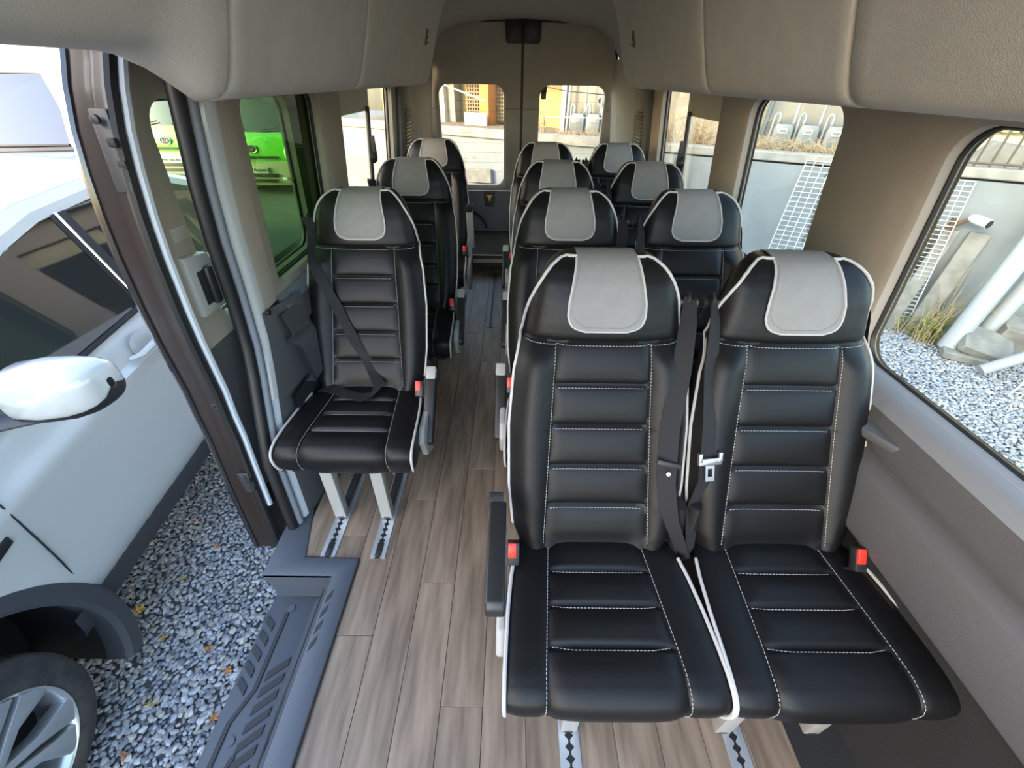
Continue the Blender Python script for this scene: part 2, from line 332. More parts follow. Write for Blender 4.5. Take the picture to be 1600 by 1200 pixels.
# ------------------------------------------------------------------ ceiling and overhead lockers
b = MB(); xs = [-.88, -.80, -.70, -.55, -.3, 0, .3, .55, .70, .80, .88]; zs = [1.60, 1.70, 1.79, 1.855, 1.885, 1.895, 1.885, 1.855, 1.79, 1.70, 1.60]
rows = [[(x, y, z-(.0 if y < 4.2 else .012)) for x, z in zip(xs, zs)] for y in (-.12, .8, 2.2, 3.4, 4.2, 4.60)]
b.grid(rows); b.grid([[(p[0]*1.03, p[1], p[2]+.05) for p in r][::-1] for r in rows]); ceil = tag(b.build('ceiling', 'ceiling_cloth'), 'grey-brown fabric headlining of the van', kind='structure')
def locker(s, y0, y1, label, door=False, rear=False, latch=None):
    t = empty('overhead_locker', (s*.7, (y0+y1)/2, 1.44)); tag(t, label, 'locker', 'overhead lockers along both sides')
    def prof(dz):   # dz: position along the van
        #                                            # cross-section, inner face first from the ceiling down
        P = [(-.44, 1.875), (-.485, 1.80), (-.525, 1.70), (-.555, 1.60), (-.583, 1.52), (-.600, 1.482), (-.610, 1.465), (-.628, 1.452), (-.660, 1.446), (-.74, 1.446), (-.845, 1.450)]
        out = []
        for x, z in P:                                       # the doorway side is cut higher, along a slanting edge
            k = 0
            if s < 0 and y0 < 1: q = max(0, min(1, (.925+max(0, -x-.66)*1.55-dz)/.11)); k = .070*q*q*(3-2*q)
            out.append((s*-x, z+k*max(0, min(1, (1.70-z)/.2))))
        return out
    ys = list(np.linspace(y0+.012, y1-.012, 26))
    if door: ys = [y0+.012, .2, .5, .66, .74, .79, .82, .85, .875, .90, .92, y1-.02, y1-.012]
    b = MB(); rows = []
    for y in ys:
        rows.append([(x, y, z) for x, z in prof(y)])
    e = .012                                                   # rounded ends
    def inset(r, yy, k): return [(x+s*k*(1 if i < 8 else .3), yy, z+(k if i >= 5 else 0)) for i, (x, _, z) in enumerate(r)]
    rows = [inset(rows[0], y0+.0045, .010), inset(rows[0], y0+.0065, .003)]+rows+[inset(rows[-1], y1-.0065, .003), inset(rows[-1], y1-.0045, .010)]
    b.grid(rows)
    for r in (rows[0], rows[-1]):
        k = len(r); b.add(r+[(s*.86, r[0][1], 1.875)], [tuple(range(k+1))])
    b.build('lid', 'bin', t, angle=50)
    if latch:
        ya, z = latch; x = interp(z, [1.475, 1.52, 1.60, 1.70, 1.80], [.600, .583, .555, .525, .485]); rot = Matrix.Rotation(s*-.29, 3, 'Y')
        la = MB().box((s*(x-.001), ya, z), (.008, .035, .07), rot).build('latch', 'grey_trim', t, bevel=.003)
        for dz_, hh in ((-.022, .008), (.0, .014), (.024, .008)): MB().box((s*(x-.006-dz_*.0), ya, z+dz_), (.006, .024, hh), rot).build('latch_button', 'black_plastic', la, bevel=.001)
    return t
locker(-1, -.1, .955, 'overhead locker above the open sliding door, rising over the doorway', door=True)
locker(-1, .955, 1.76, 'overhead locker above the dark tinted left window')
locker(-1, 1.76, 3.17, 'rearmost overhead locker on the left side', rear=True, latch=(2.83, 1.655))
locker(1, -.1, 1.035, 'overhead locker above the large front right window')
locker(1, 1.035, 1.80, 'overhead locker above the middle right window')
locker(1, 1.80, 3.10, 'rearmost overhead locker on the right side', rear=True, latch=(2.76, 1.655))
# ------------------------------------------------------------------ rear doors
DY = 4.60
def rear_door(s, n, label):
    d = empty('door_%d' % n, (s*.45, DY, .15)); tag(d, label, kind='structure')
    X = lambda x: s*x
    a, b_, za, zb = .165, .765, .60, 1.438
    inn = rrect(a, b_, za, zb, .09); k = len(inn)
    def ringpart(Z0, Z1, nm, m): pass
    out = ring_outer(a, b_, za, zb, .012, .86, .555, 1.50, .09)
    f = MB(); rows = [[(X(x), DY, z) for x, z in out], [(X(x+(xo-x)*min(1, .03/max(1e-6, math.hypot(xo-x, zo-z)))), DY+.002, z+(zo-z)*min(1, .03/max(1e-6, math.hypot(xo-x, zo-z)))) for (x, z), (xo, zo) in zip(inn, out)], [(X(x), DY+.02, z) for x, z in inn]]
    for r in rows: r.append(r[0])
    f.grid(rows); f.build('window_surround', 'door_cloth', d, angle=60)
    f = MB(); rows = [[(X(x), DY+.02, z) for x, z in inn], [(X(x*1.0), DY+.065, z) for x, z in inn]]
    for r in rows: r.append(r[0])
    f.grid(rows); f.build('window_reveal', 'beige_trim', d)
    top = [(X(.012), 1.50), (X(.86), 1.50), (X(.835), 1.58), (X(.79), 1.72), (X(.745), 1.80), (X(.69), 1.838), (X(.4), 1.862), (X(.012), 1.872)]
    MB().prism([(x, DY, z) for x, z in top], (0, 0, 0), (0, .03, 0)).build('upper_panel', 'door_cloth', d)
    MB().prism([(X(.012), DY, .55), (X(.86), DY, .55), (X(.87), DY, .12), (X(.012), DY, .12)], (0, -.006, 0), (0, .03, 0)).build('lower_panel', 'slate', d, bevel=.008)
    MB().tube([(X(.014), DY-.001, 1.253), (X(.15), DY-.001, 1.253)], .0022, 5).build('panel_joint', 'shell_dark', d)
    MB().tube([(X(.785), DY-.001, 1.253), (X(.86), DY-.001, 1.253)], .0022, 5).build('panel_joint', 'shell_dark', d)
    g = MB(); g.add([(X(x), DY+.05, z) for x, z in inn], [tuple(range(k))]); g.add([(X(x), DY+.054, z) for x, z in inn], [tuple(range(k))]); pane = g.build('pane', 'glass_rear', d, smooth=False)
    for z in np.arange(.72, 1.40, .085): MB().tube([(X(a+.02), DY+.049, z), (X(b_-.02), DY+.049, z)], .0006, 4).build('heater_wire', 'shell_dark', pane)
    MB().prism([(X(.008), 0, 1.895), (X(.155), 0, 1.895), (X(.145), 0, 1.735), (X(.13), 0, 1.725), (X(.008), 0, 1.725)], (0, DY-.05, 0), (0, DY+.01, 0)).build('lock_cover', 'black_plastic', d, bevel=.006)
    return d
d1 = rear_door(-1, 1, 'left rear door with a window and a yellow latch'); d2 = rear_door(1, 2, 'right rear door with a window')
MB().box((0, DY+.025, 1.0), (.05, .03, 1.76)).build('centre_seal', 'seal', d2)
lp = MB().prism([(-.375, 0, .55), (-.25, 0, .55), (-.262, 0, .40), (-.363, 0, .40)], (0, DY-.012, 0), (0, DY, 0)).build('latch_recess', 'grey_trim', d1, bevel=.008)
mat('latch_yellow', (.75, .50, .08), .35, metal=.5)
b = MB().box((-.313, DY-.025, .505), (.062, .02, .014)); b.box((-.313, DY-.022, .478), (.03, .018, .05)); b.lathe((-.313, DY-.03, .47), (0, -1, 0), [(.012, 0), (.012, .008), (0, .008)], 10); b.build('latch_lever', 'latch_yellow', lp, bevel=.002)
MB().box((-.11, DY-.010, .625), (.085, .012, .095)).build('switch_plate', 'shell', d1, bevel=.004)
# dark curved check strap at the foot of the left rear door
b = MB(); arc = [(-.55+.20*cos(radians(a)), DY-.012, .15+.20*sin(radians(a))) for a in range(10, 120, 10)]; b.tube(arc, .022, 8, flat=.6); b.build('check_strap', 'black_plastic', d1)
cm = empty('rear_camera', (.20, DY+.03, 1.37)); tag(cm, 'small black camera stuck on the right rear window', 'camera')
MB().box((.20, DY+.035, 1.405), (.055, .03, .05)).build('mount', 'black_plastic', cm, bevel=.005); MB().box((.20, DY+.022, 1.36), (.045, .05, .06)).build('housing', 'black_plastic', cm, bevel=.012)
MB().lathe((.20, DY-.003, 1.352), (0, -1, 0), [(.014, 0), (.014, .004), (0, .005)], 14).build('lens', 'slate', cm)
# header and frame around the rear doors
hd = MB(); hd.box((0, DY+.0, 1.892), (1.50, .05, .045)); hd.box((0, DY+.08, 1.86), (1.9, .03, .25)); trim1 = tag(hd.build('trim_1', 'seal'), 'black seal along the head of the rear doors', kind='structure')
for s in (-1, 1):
    P = [(s*.872, DY-.008, .12), (s*.872, DY-.008, 1.45), (s*.842, DY-.008, 1.58), (s*.795, DY-.008, 1.72), (s*.745, DY-.008, 1.81), (s*.68, DY-.008, 1.853)]
    MB().tube(P, .010, 6).build('door_seal', 'seal', trim1)
# ------------------------------------------------------------------ sliding door (open, outside the body) and door opening
def xd(z): return -(1.005-(max(z, .55)-.84)*.075) if z > .55 else -1.027      # inner face of the sliding door
sd = empty('door_3', (-1.07, 1.6, 0)); tag(sd, 'open sliding side door with tinted window, seen along its front edge', kind='structure')
ZS = [-.12, .0, .12, .3, .45, .55, .65, .75, .85, .95, 1.1, 1.2, 1.3, 1.38, 1.46, 1.52, 1.58]
def front(z): return interp(z, [-.12, .17, .45, .62, .75, .9, 1.1, 1.25, 1.38, 1.46, 1.56], [.985, 1.012, 1.048, 1.058, 1.050, 1.042, 1.048, 1.062, 1.092, 1.122, 1.175])
rows = []
for z in ZS:
    y, x = front(z), xd(z); rows.append([(x, y+.022, z), (x-.004, y+.006, z), (x-.05, y, z), (x-.058, y+.010, z), (x-.098, y+.008, z), (x-.122, y+.018, z), (x-.126, y+.06, z)])
MB().grid(rows).build('front_edge', 'bronze_paint', sd, angle=60)
b = MB(); b.tube([(xd(z)-.116, front(z)+.014, z) for z in ZS], .012, 8); b.build('edge_flange', 'black_paint', sd)
b = MB(); b.tube([(xd(z)-.012, front(z)+.002, z) for z in ZS], .014, 8); b.build('edge_seal', 'seal', sd)
b = MB(); b.tube([(xd(z)+.004, front(z)+.022, z) for z in ZS if z > .04], .011, 8); b.build('white_welt', 'white_strip', sd)
# inner trim: ring around the window and lower panel
a, b_, za, zb = 1.205, 1.98, .85, 1.435
inn = rrect(a, b_, za, zb, .07); k = len(inn)
out = ring_outer(a, b_, za, zb, 1.03, 2.26, .80, 1.56, .07); out = [(max(y, front(z)+.015), z) for y, z in out]
P = lambda y, z, o=0.: (xd(z)-o, y, z)
q = MB(); rows = [[P(y, z, -.002) for y, z in out], [P(y, z, 0) for y, z in [(i[0]+(o[0]-i[0])*.2, i[1]+(o[1]-i[1])*.2) for i, o in zip(inn, out)]], [P(y, z, .015) for y, z in inn], [P(y, z, .06) for y, z in inn]]
for r in rows: r.append(r[0])
q.grid(rows); q.build('window_trim', 'tan', sd, angle=50)
g = MB(); g.add([P(y, z, .05) for y, z in inn], [tuple(range(k))]); g.add([P(y, z, .054) for y, z in inn], [tuple(range(k))]); g.build('pane', 'glass_door', sd, smooth=False)
MB().tube([P(y, z, .045) for y, z in inn], .007, 6, closed=True).build('window_seal', 'seal', sd)
q = MB(); zz = [.80, .70, .60, .50, .35, .2]; rows = [[P(front(z)+.015, z, -.002), P(1.5, z, -.002), P(2.26, z, -.002)] for z in zz]; q.grid(rows); q.build('lower_trim', 'grey_trim', sd)
q = MB(); rows = [[P(front(z)+.015, z, .02), P(1.6, z, .02), P(2.26, z, .02)] for z in (.2, .1, 0, -.12)]; q.grid(rows); q.build('lower_frame', 'black_paint', sd)
q = MB(); rows = [[(xd(z)-.118, y, z) for y in (front(z)+.05, 2.28)] for z in [-.12, .3, .55, .84]]; q.grid(rows); q.build('outer_skin', 'white_paint', sd)
# handle with a dark grip, lock striker plates, bumper
h = MB(); h.prism([P(1.10, 1.085), P(1.205, 1.07), P(1.225, .98), P(1.205, .90), P(1.10, .90)], (.02, 0, 0), (-.02, 0, 0)); hh = h.build('handle_housing', 'grey_plastic', sd, bevel=.012)
MB().prism([P(1.125, 1.035), P(1.185, 1.03), P(1.185, .93), P(1.125, .93)], (.0225, 0, 0), (-.01, 0, 0)).build('handle_recess', 'rubber', hh, bevel=.006)
MB().prism([P(1.15, 1.04), P(1.178, 1.04), P(1.178, .925), P(1.15, .925)], (.038, 0, 0), (.020, 0, 0)).build('handle_grip', 'black_plastic', hh, bevel=.008)
MB().prism([P(1.115, 1.155), P(1.17, 1.155), P(1.17, 1.12), P(1.115, 1.12)], (.004, 0, 0), (-.01, 0, 0)).build('label_plate', 'shell', sd, bevel=.002)
for z, hgt in ((1.34, .17), (.26, .10)):
    y, x = front(z), xd(z); pl_ = MB().box((x-.028, y-.004, z), (.042, .012, hgt), Matrix.Rotation(-.2 if z > 1 else 0, 3, 'X')).build('lock_plate', 'shell_dark', sd, bevel=.004)
    for k_ in (-1, 1): MB().lathe((x-.028, y-.009+(-.2*0), z+k_*hgt*.38), (0, -1, 0), [(.010, -.004), (.010, .004), (.005, .006), (0, .006)], 12).build('lock_screw', 'shell_dark', pl_)
    for k_ in (-.025, .02): MB().box((x-.012, y-.012, z+k_), (.02, .012, .018)).build('lock_catch', 'rubber', pl_, bevel=.003)
MB().lathe((xd(.6)-.028, front(.6)-.002, .6), (0, -1, 0), [(.014, -.006), (.014, .003), (.009, .004), (.006, -.002), (0, -.002)], 16).build('grommet', 'shell_dark', sd)
MB().prism([P(1.20, .62), P(1.30, .72), P(1.34, .70), P(1.30, .56), P(1.22, .56)], (.035, 0, 0), (-.01, 0, 0)).build('door_pull', 'grey_trim_light', sd, bevel=.012)
# body pillar behind the door opening: rubber seal, white painted edge, tan trim
pi_ = empty('trim_2', (-.93, 1.28, 0)); tag(pi_, 'door pillar with black rubber seal and white painted edge', kind='structure')
ZP = [1.50, 1.40, 1.25, 1.10, .95, .84, .75, .65, .55, .45, .34, .15, .0]
def yp(z): return interp(z, [0, .34, .5, .65, .80, .95, 1.1, 1.25, 1.40, 1.5], [1.06, 1.09, 1.145, 1.20, 1.245, 1.245, 1.238, 1.245, 1.265, 1.28])
xs_ = lambda z: xw(z, -1)
MB().tube([(xs_(z)-.035, yp(z)-.055, z) for z in ZP], .020, 10).build('rubber_seal', 'seal', pi_)
MB().tube([(xs_(z)-.018, yp(z)-.030, z) for z in ZP], .016, 10).build('seal_lip', 'slate', pi_)
MB().grid([[(xs_(z)-.02, yp(z)-.02, z), (xs_(z)-.002, yp(z)-.008, z), (xs_(z)+.004, yp(z)+.012, z), (xs_(z)+.003, yp(z)+.042, z)] for z in ZP if z > .5]).build('painted_edge', 'white_paint', pi_)
MB().grid([[(xs_(z)-.02, yp(z)-.02, z), (xs_(z)-.002, yp(z)-.008, z), (xs_(z)+.004, yp(z)+.010, z)] for z in ZP if z <= .55]).build('painted_edge', 'white_strip', pi_)
MB().grid([[(xs_(z)+.003, yp(z)+.036, z), (xs_(z)+.008, yp(z)+.05, z), (xs_(z)+.006, 1.36, z)] for z in ZP if z >= .84]).build('pillar_trim', 'tan', pi_)
MB().grid([[(xs_(z)+.004, yp(z)+.012, z), (xs_(z)+.012, yp(z)+.04, z), (-.885, 1.36, z), (-.872, 1.46, z)] for z in ZP if z <= .84]).build('lower_trim', 'grey_trim', pi_)
MB().lathe((-.905, yp(.86)+.03, .835), (1, 0, 0), [(.010, -.004), (.010, .006), (.004, .008), (0, .008)], 12).build('trim_screw', 'black_plastic', pi_)
# roof rail above the door opening
rl = MB(); rl.tube([(-.905, y, z) for y, z in ((-.12, 1.60), (.7, 1.595), (1.0, 1.58), (1.18, 1.53), (1.29, 1.45))], .022, 8); tag(rl.build('trim_3', 'seal'), 'black rubber seal along the head of the side door opening', kind='structure')
# outer body skin of the van
bs = MB(); bs.grid([[(-1.0, y, z) for y in (1.30, 2.0, 4.7)] for z in (-.2, .5, .83)]); bs.grid([[(1.0, y, z) for y in (-.6, 2.0, 4.7)] for z in (-.3, .5, .83)])
bs.grid([[(s_[0], y, s_[1]) for s_ in ((-.95, 1.585), (-.93, 1.75), (-.8, 1.97), (0, 2.03), (.8, 1.97), (.93, 1.75), (.95, 1.50))] for y in (-.12, 2, 4.7)])
tag(bs.build('trim_4', 'white_paint'), 'white outer body skin of the van', kind='structure')
# ------------------------------------------------------------------ seats: local origin on the floor below the cushion/backrest seam, facing -y
BZ = [.44, .50, .60, .75, .88, .955, 1.0, 1.05, 1.09, 1.115, 1.130, 1.138]
BY = [-.015, .012, .062, .140, .205, .240, .250, .268, .290, .312, .332, .352]
BW = [.200, .224, .235, .237, .226, .208, .204, .196, .182, .165, .145, .112]
SEAM = .957; GZ = [.858, .761, .664, .567]
def bw(z):
    if z > .95: return interp(z, [.95, .98, 1.0, 1.02, 1.045, 1.07, 1.09, 1.11, 1.122, 1.13, 1.135, 1.138], [.210, .203, .199, .194, .186, .175, .164, .150, .138, .126, .115, .100])
    return interp(z, BZ, BW)
def panel_hw(z): return interp(z, [.44, SEAM], [.138, .116])
def back_pt(x, z, off=0.):
    w = bw(z); u = min(1., abs(x)/w); y = interp(z, BZ, BY)
    if z < SEAM: k = 1-math.exp(-((SEAM-z)/.03)**2)
    else: k = 0
    ph = panel_hw(z)/w
    bol = -.020*math.exp(-((u-.74)/.17)**2)*k                      # side bolsters
    fade = max(0, min(1, (z-.99)/.14)); fade = 1-fade*fade*(3-2*fade); dome = (.030*u**3)*(1-k)*fade
    edge = .030*max(0, (u-.80)/.20)**2.2*(.15+.85*fade)
    g = 0.
    if z < SEAM:
        inside = abs(x) < ph*w
        if inside:
            d = min(abs(z-q) for q in GZ); g += .0075*math.exp(-(d/.006)**2)
            d2 = min(abs(z-q) for q in GZ+[SEAM, .47]); g -= .006*min(1, d2/.035)*(1-(abs(x)/(ph*w))**4)
        g += .007*math.exp(-((abs(x)-ph*w)/.006)**2)
    g += .006*math.exp(-((z-SEAM)/.006)**2)
    sl = .86
    return Vector((x, y+bol+dome+edge+g-off*sl, z+off*.35))
def dash(mb, pts, step=.0085, ln=.0056, r=.0008):
    acc = 0; L = [0]
    for a, b in zip(pts, pts[1:]): L.append(L[-1]+(Vector(b)-Vector(a)).length)
    P = lambda s: Vector([np.interp(s, L, [p[i] for p in pts]) for i in range(3)])
    s = 0
    while s+ln < L[-1]: mb.tube([P(s), P(s+ln)], r, 4); s += step
def lin(a, b, n): return [a+(b-a)*i/(n-1) for i in range(n)]
def backrest_meshes(root):
    zs = sorted(set(list(np.round(np.linspace(.44, 1.138, 76), 4))+list(np.round(np.linspace(1.105, 1.138, 12), 4))+[round(q+e, 4) for q in GZ+[SEAM] for e in (-.006, 0, .006)]))
    uu = sorted(set([round(v, 4) for v in np.linspace(-1, 1, 33)])); rows = []
    for z in zs:
        w = bw(z); ph = panel_hw(z); row = []
        cols = sorted(set([round(u*w, 5) for u in uu if abs(abs(u*w)-ph) > .006]+[round(sg*(ph+e), 5) for sg in (-1, 1) for e in (-.006, -.003, 0, .003, .006)])) if ph+.008 < w else None
        if cols is None or len(cols) != 0:
            n = 41; base = [u*w for u in np.linspace(-1, 1, n)]
            if ph+.008 < w:                                        # snap columns to the vertical groove
                for sg in (-1, 1):
                    i0 = min(range(n), key=lambda i: abs(base[i]-sg*ph))
                    for dlt in (-1, 0, 1): base[i0+dlt] = sg*ph+dlt*.005
            cols = base
        fr = [back_pt(x, z) for x in cols]; th = .085*(1-max(0, (z-1.10)/.06)*.5)
        yb = interp(z, BZ, BY)
        bk = [Vector((w*1.012, yb+.045, z)), Vector((w*.99, yb+th*.85, z)), Vector((w*.9, yb+th, z)), Vector((0, yb+th+.01, z)), Vector((-w*.9, yb+th, z)), Vector((-w*.99, yb+th*.85, z)), Vector((-w*1.012, yb+.045, z))]
        ring = fr+bk; ring.append(ring[0]); rows.append(ring)
    b = MB(); b.grid(rows); top = rows[-1][:-1]; bot = rows[0][:-1]
    c = sum((Vector(p) for p in top), Vector())/len(top)+Vector((0, 0, .003))
    b.add(top+[c], [(i, (i+1) % len(top), len(top)) for i in range(len(top))]); b.add(bot, [tuple(range(len(bot)))])
    back = b.build('backrest', 'leather', root, angle=60)
    # grey head pad wrapped over the top
    prow = []; pz = sorted(set([round(z, 4) for z in np.linspace(.984, 1.136, 26)]))
    for z in pz:
        hwid = interp(z, [.984, .988, .995, 1.006, 1.02, 1.05, 1.10, 1.136], [.052, .070, .083, .091, .095, .094, .084, .076])
        prow.append([back_pt(x, z, .0035) for x in lin(-hwid, hwid, 15)])
    yb = BY[-1]
    for dy, dz in ((.012, .004), (.035, .006), (.06, .002), (.075, -.015)): prow.append([Vector((x, yb+dy, 1.138+dz)) for x in lin(-.074, .074, 15)])
    b = MB(); b.grid(prow)
    rim = [prow[0][i] for i in range(15)]+[r[-1] for r in prow[1:]]+[prow[-1][i] for i in range(13, -1, -1)]+[r[0] for r in prow[-2:0:-1]]
    sk = [p+Vector((0, .007, -.002)) for p in rim]; n = len(rim)
    b.add(rim+sk, [(i, (i+1) % n, n+(i+1) % n, n+i) for i in range(n)]); pad = b.build('head_pad', 'pad', root, angle=60)
    edge = [r[0] for r in prow[:26]][::-1]+[prow[0][i] for i in range(1, 14)]+[r[-1] for r in prow[:26]]
    MB().tube([p+Vector((0, -.0005, 0)) for p in edge], .0028, 6).build('pad_welt', 'piping', pad)
    sm = MB(); ins = [back_pt(x, z, .0052) for x, z in [(-interp(z, [1.0, 1.012, 1.03, 1.06, 1.10, 1.136], [.06, .078, .0855, .085, .0755, .067]), z) for z in lin(1.13, 1.0, 14)]]
    ins += [back_pt(x, .994, .0052) for x in lin(-.048, .048, 12)]+[back_pt(interp(z, [1.0, 1.012, 1.03, 1.06, 1.10, 1.136], [.06, .078, .0855, .085, .0755, .067]), z, .0052) for z in lin(1.0, 1.13, 14)]
    dash(sm, ins, .006, .0038, .0007); sm.build('pad_stitching', 'grey_trim_light', pad)
    # stitching along the seams
    sm = MB(); ov = .0012
    for sg in (-1, 1): dash(sm, [back_pt(sg*(panel_hw(z)+.0045), z, ov) for z in lin(.475, SEAM-.006, 50)])
    for q in GZ: dash(sm, [back_pt(x, q-.007, ov) for x in lin(-panel_hw(q)+.008, panel_hw(q)-.008, 16)])
    dash(sm, [back_pt(x, SEAM-.008, ov) for x in lin(-.196, .196, 30)]); sm.build('stitching', 'thread', back)
    for sg in (-1, 1):
        P = [back_pt(sg*bw(z), z, .001) for z in zs[6:]]+[back_pt(sg*x, 1.1375, .001)+Vector((0, 0, .001)) for x in lin(.092, .074, 3)]
        MB().tube(P, .0042, 8).build('piping', 'piping', back)
    b = MB(); rows = []
    for z in lin(.42, 1.10, 16):
        w = bw(z)*.93; y = interp(z, BZ, BY)+.088; rows.append([Vector((x, y+.02*(1-(x/w)**4)-.012*(abs(x/w)**4), z)) for x in lin(-w, w, 13)])
    b.grid(rows); b.grid([[p+Vector((0, -.02, 0)) for p in r][::-1] for r in rows])
    n = 13
    b.grid([[r[0] for r in rows], [r[0]+Vector((0, -.02, 0)) for r in rows]]); b.grid([[r[-1] for r in rows], [r[-1]+Vector((0, -.02, 0)) for r in rows]]); b.grid([rows[-1], [p+Vector((0, -.02, 0)) for p in rows[-1]]])
    b.build('back_shell', 'shell', root, angle=50)
# cushion profile: distance along the top, y, z, half width
CY = [.07, .02, -.03, -.10, -.18, -.26, -.315, -.350, -.370, -.378, -.376, -.367, -.353]
CZ = [.452, .462, .468, .470, .472, .474, .472, .464, .449, .428, .398, .368, .346]
CWD = [.190, .205, .216, .227, .234, .238, .240, .2405, .2405, .240, .239, .237, .234]
CS = [0]
for i in range(1, len(CY)): CS.append(CS[-1]+math.hypot(CY[i]-CY[i-1], CZ[i]-CZ[i-1]))
CG = [interp(-y, [-v for v in CY], CS) for y in (-.080, -.170, -.262)]; CEND = CS[-1]
def cu_hw(s): return interp(s, [0, CS[6], CEND], [.116, .146, .150])
def cu_pt(x, s, off=0.):
    y, z, w = interp(s, CS, CY), interp(s, CS, CZ), interp(s, CS, CWD); e = .004
    ty = interp(s+e, CS, CY)-interp(s-e, CS, CY); tz = interp(s+e, CS, CZ)-interp(s-e, CS, CZ); l = math.hypot(ty, tz) or 1
    ny, nz = tz/l, -ty/l                                          # outward normal in the y-z plane
    u = min(1., abs(x)/w); ph = cu_hw(s); g = 0.
    g -= .004+.009*max(0, (u-.82)/.18)**2.2
    if abs(x) < ph:
        d = min(abs(s-q) for q in CG)
        g -= .009*math.exp(-(d/.007)**2)
        g += .008*min(1, d/.045)*(1-(abs(x)/ph)**4)
    g -= .006*math.exp(-((abs(x)-ph)/.006)**2)
    return Vector((x, y+ny*(g+off), z+nz*(g+off)))
def cushion_meshes(root):
    ss = sorted(set([round(v, 4) for v in np.linspace(0, CEND, 54)]+[round(q+e, 4) for q in CG for e in (-.012, -.006, 0, .006, .012)])); rows = []
    for s in ss:
        w, ph, n = interp(s, CS, CWD), cu_hw(s), 41; cols = [u*w for u in np.linspace(-1, 1, n)]
        for sg in (-1, 1):
            i0 = min(range(n), key=lambda i: abs(cols[i]-sg*ph))
            for dl in (-1, 0, 1): cols[i0+dl] = sg*ph+dl*.005
        rows.append([cu_pt(x, s) for x in cols])
    b = MB(); b.grid(rows)
    for j, sg in ((0, -1), (-1, 1)):
        col = [r[j] for r in rows]; mid = [p+Vector((sg*.004, 0, -min(.05, max(0, p.z-.346)*.5))) for p in col]; low = [Vector((p.x-sg*.004, max(p.y, -.353), min(p.z, .346))) for p in col]
        b.grid([col, mid, low])
    cu = b.build('cushion', 'leather', root, angle=60)
    MB().box((0, -.14, .340), (.42, .40, .02)).build('seat_pan', 'black_plastic', root, bevel=.004)
    sm = MB(); ov = .0012
    for sg in (-1, 1): dash(sm, [cu_pt(sg*(cu_hw(s)+.0045), s, ov) for s in lin(.06, CEND-.01, 50)])
    for q in CG: dash(sm, [cu_pt(x, q+.008+(.0 if abs(x) < .09 else -.010*(abs(x)-.09)/.05), ov) for x in lin(-cu_hw(q)+.008, cu_hw(q)-.008, 20)])
    sm.build('stitching', 'thread', cu)
    for sg in (-1, 1): MB().tube([cu_pt(sg*interp(s, CS, CWD)*.992, s, .0055)+Vector((sg*.002, 0, 0)) for s in lin(.115, CEND-.004, 40)], .0046, 8).build('piping', 'piping', cu)
def leg_meshes(root, xs):
    for x in xs:
        b = MB(); w = .046
        b.prism([(0, -.300, .335), (0, -.255, .335), (0, -.268, .012), (0, -.305, .012)], (x-w/2, 0, 0), (x+w/2, 0, 0))
        b.prism([(0, -.30, .335), (0, .06, .335), (0, .05, .295), (0, -.25, .30)], (x-w/2, 0, 0), (x+w/2, 0, 0))
        l = b.build('leg', 'leg_paint', root, bevel=.003)
        b = MB(); b.prism([(0, -.02, .335), (0, .06, .335), (0, .02, .02), (0, -.03, .02)], (x-w/2+.004, 0, 0), (x+w/2-.004, 0, 0)); b.prism([(0, -.305, .004), (0, .03, .004), (0, .03, .024), (0, -.305, .024)], (x-.014, 0, 0), (x+.014, 0, 0)); b.build('leg_foot', 'shell_dark', l, bevel=.003)
        MB().prism([(0, -.23, .30), (0, -.05, .30), (0, -.13, .08)], (x-.002, 0, 0), (x+.002, 0, 0)).build('gusset', 'leg_paint', l)
def armrest(root, sg, ang):                                       # ang: 0 level, negative down, 90 up
    px, py, pz = sg*.262, .0, .60
    if ang < 0: py, pz = -.02, .515
    if ang > 45: py, pz = -.01, .52
    sh = [(.035, .50), (.055, .44), (.04, .34), (-.02, .26), (-.12, .235), (-.22, .30), (-.26, .40), (-.22, .445), (-.06, .455), (-.02, .52)]
    b = MB().prism([(0, y, z) for y, z in sh], (sg*.238, 0, 0), (sg*.262, 0, 0)); s_ = b.build('side_shell', 'grey_plastic', root, bevel=.008, seg=3)
    MB().prism([(0, -.06, .41), (0, .015, .43), (0, .01, .36), (0, -.06, .33)], (sg*.262, 0, 0), (sg*.2645, 0, 0)).build('shell_recess', 'shell_dark', s_, bevel=.002)
    R = Matrix.Rotation(radians(-ang), 3, 'X'); T = lambda y, z: Vector((0, py, pz))+R @ Vector((0, y, z))
    ln = .255 if ang <= 0 else .285
    prof = [(.012, .024), (-ln*.4, .028), (-ln+.012, .026), (-ln, .012), (-ln, -.014), (-ln+.014, -.026), (-ln*.4, -.026), (.0, -.02), (.018, -.006)]
    ar = MB().prism([T(y, z) for y, z in prof], (px-.021, 0, 0), (px+.021, 0, 0)).build('armrest', 'black_plastic' if ang <= 45 else 'grey_plastic', root, bevel=.006, seg=3)
    if ang > 45: MB().prism([T(-ln+.03, .03), T(-ln-.006, .03), T(-ln-.006, -.03), T(-ln+.03, -.03)], (px-.023, 0, 0), (px+.023, 0, 0)).build('armrest_end', 'rubber', ar, bevel=.005)
    elif ang < 0: MB().prism([T(.055, .022), T(.0, .026), T(.0, -.022), T(.05, -.03)], (px-.020, 0, 0), (px+.020, 0, 0)).build('arm_bracket', 'grey_plastic', ar, bevel=.006)
    MB().lathe((px+sg*.018, py+.03, pz-.004), (sg, 0, 0), [(.026, -.03), (.026, .004), (.02, .007), (0, .007)], 18).build('arm_pivot', 'shell_dark', ar)
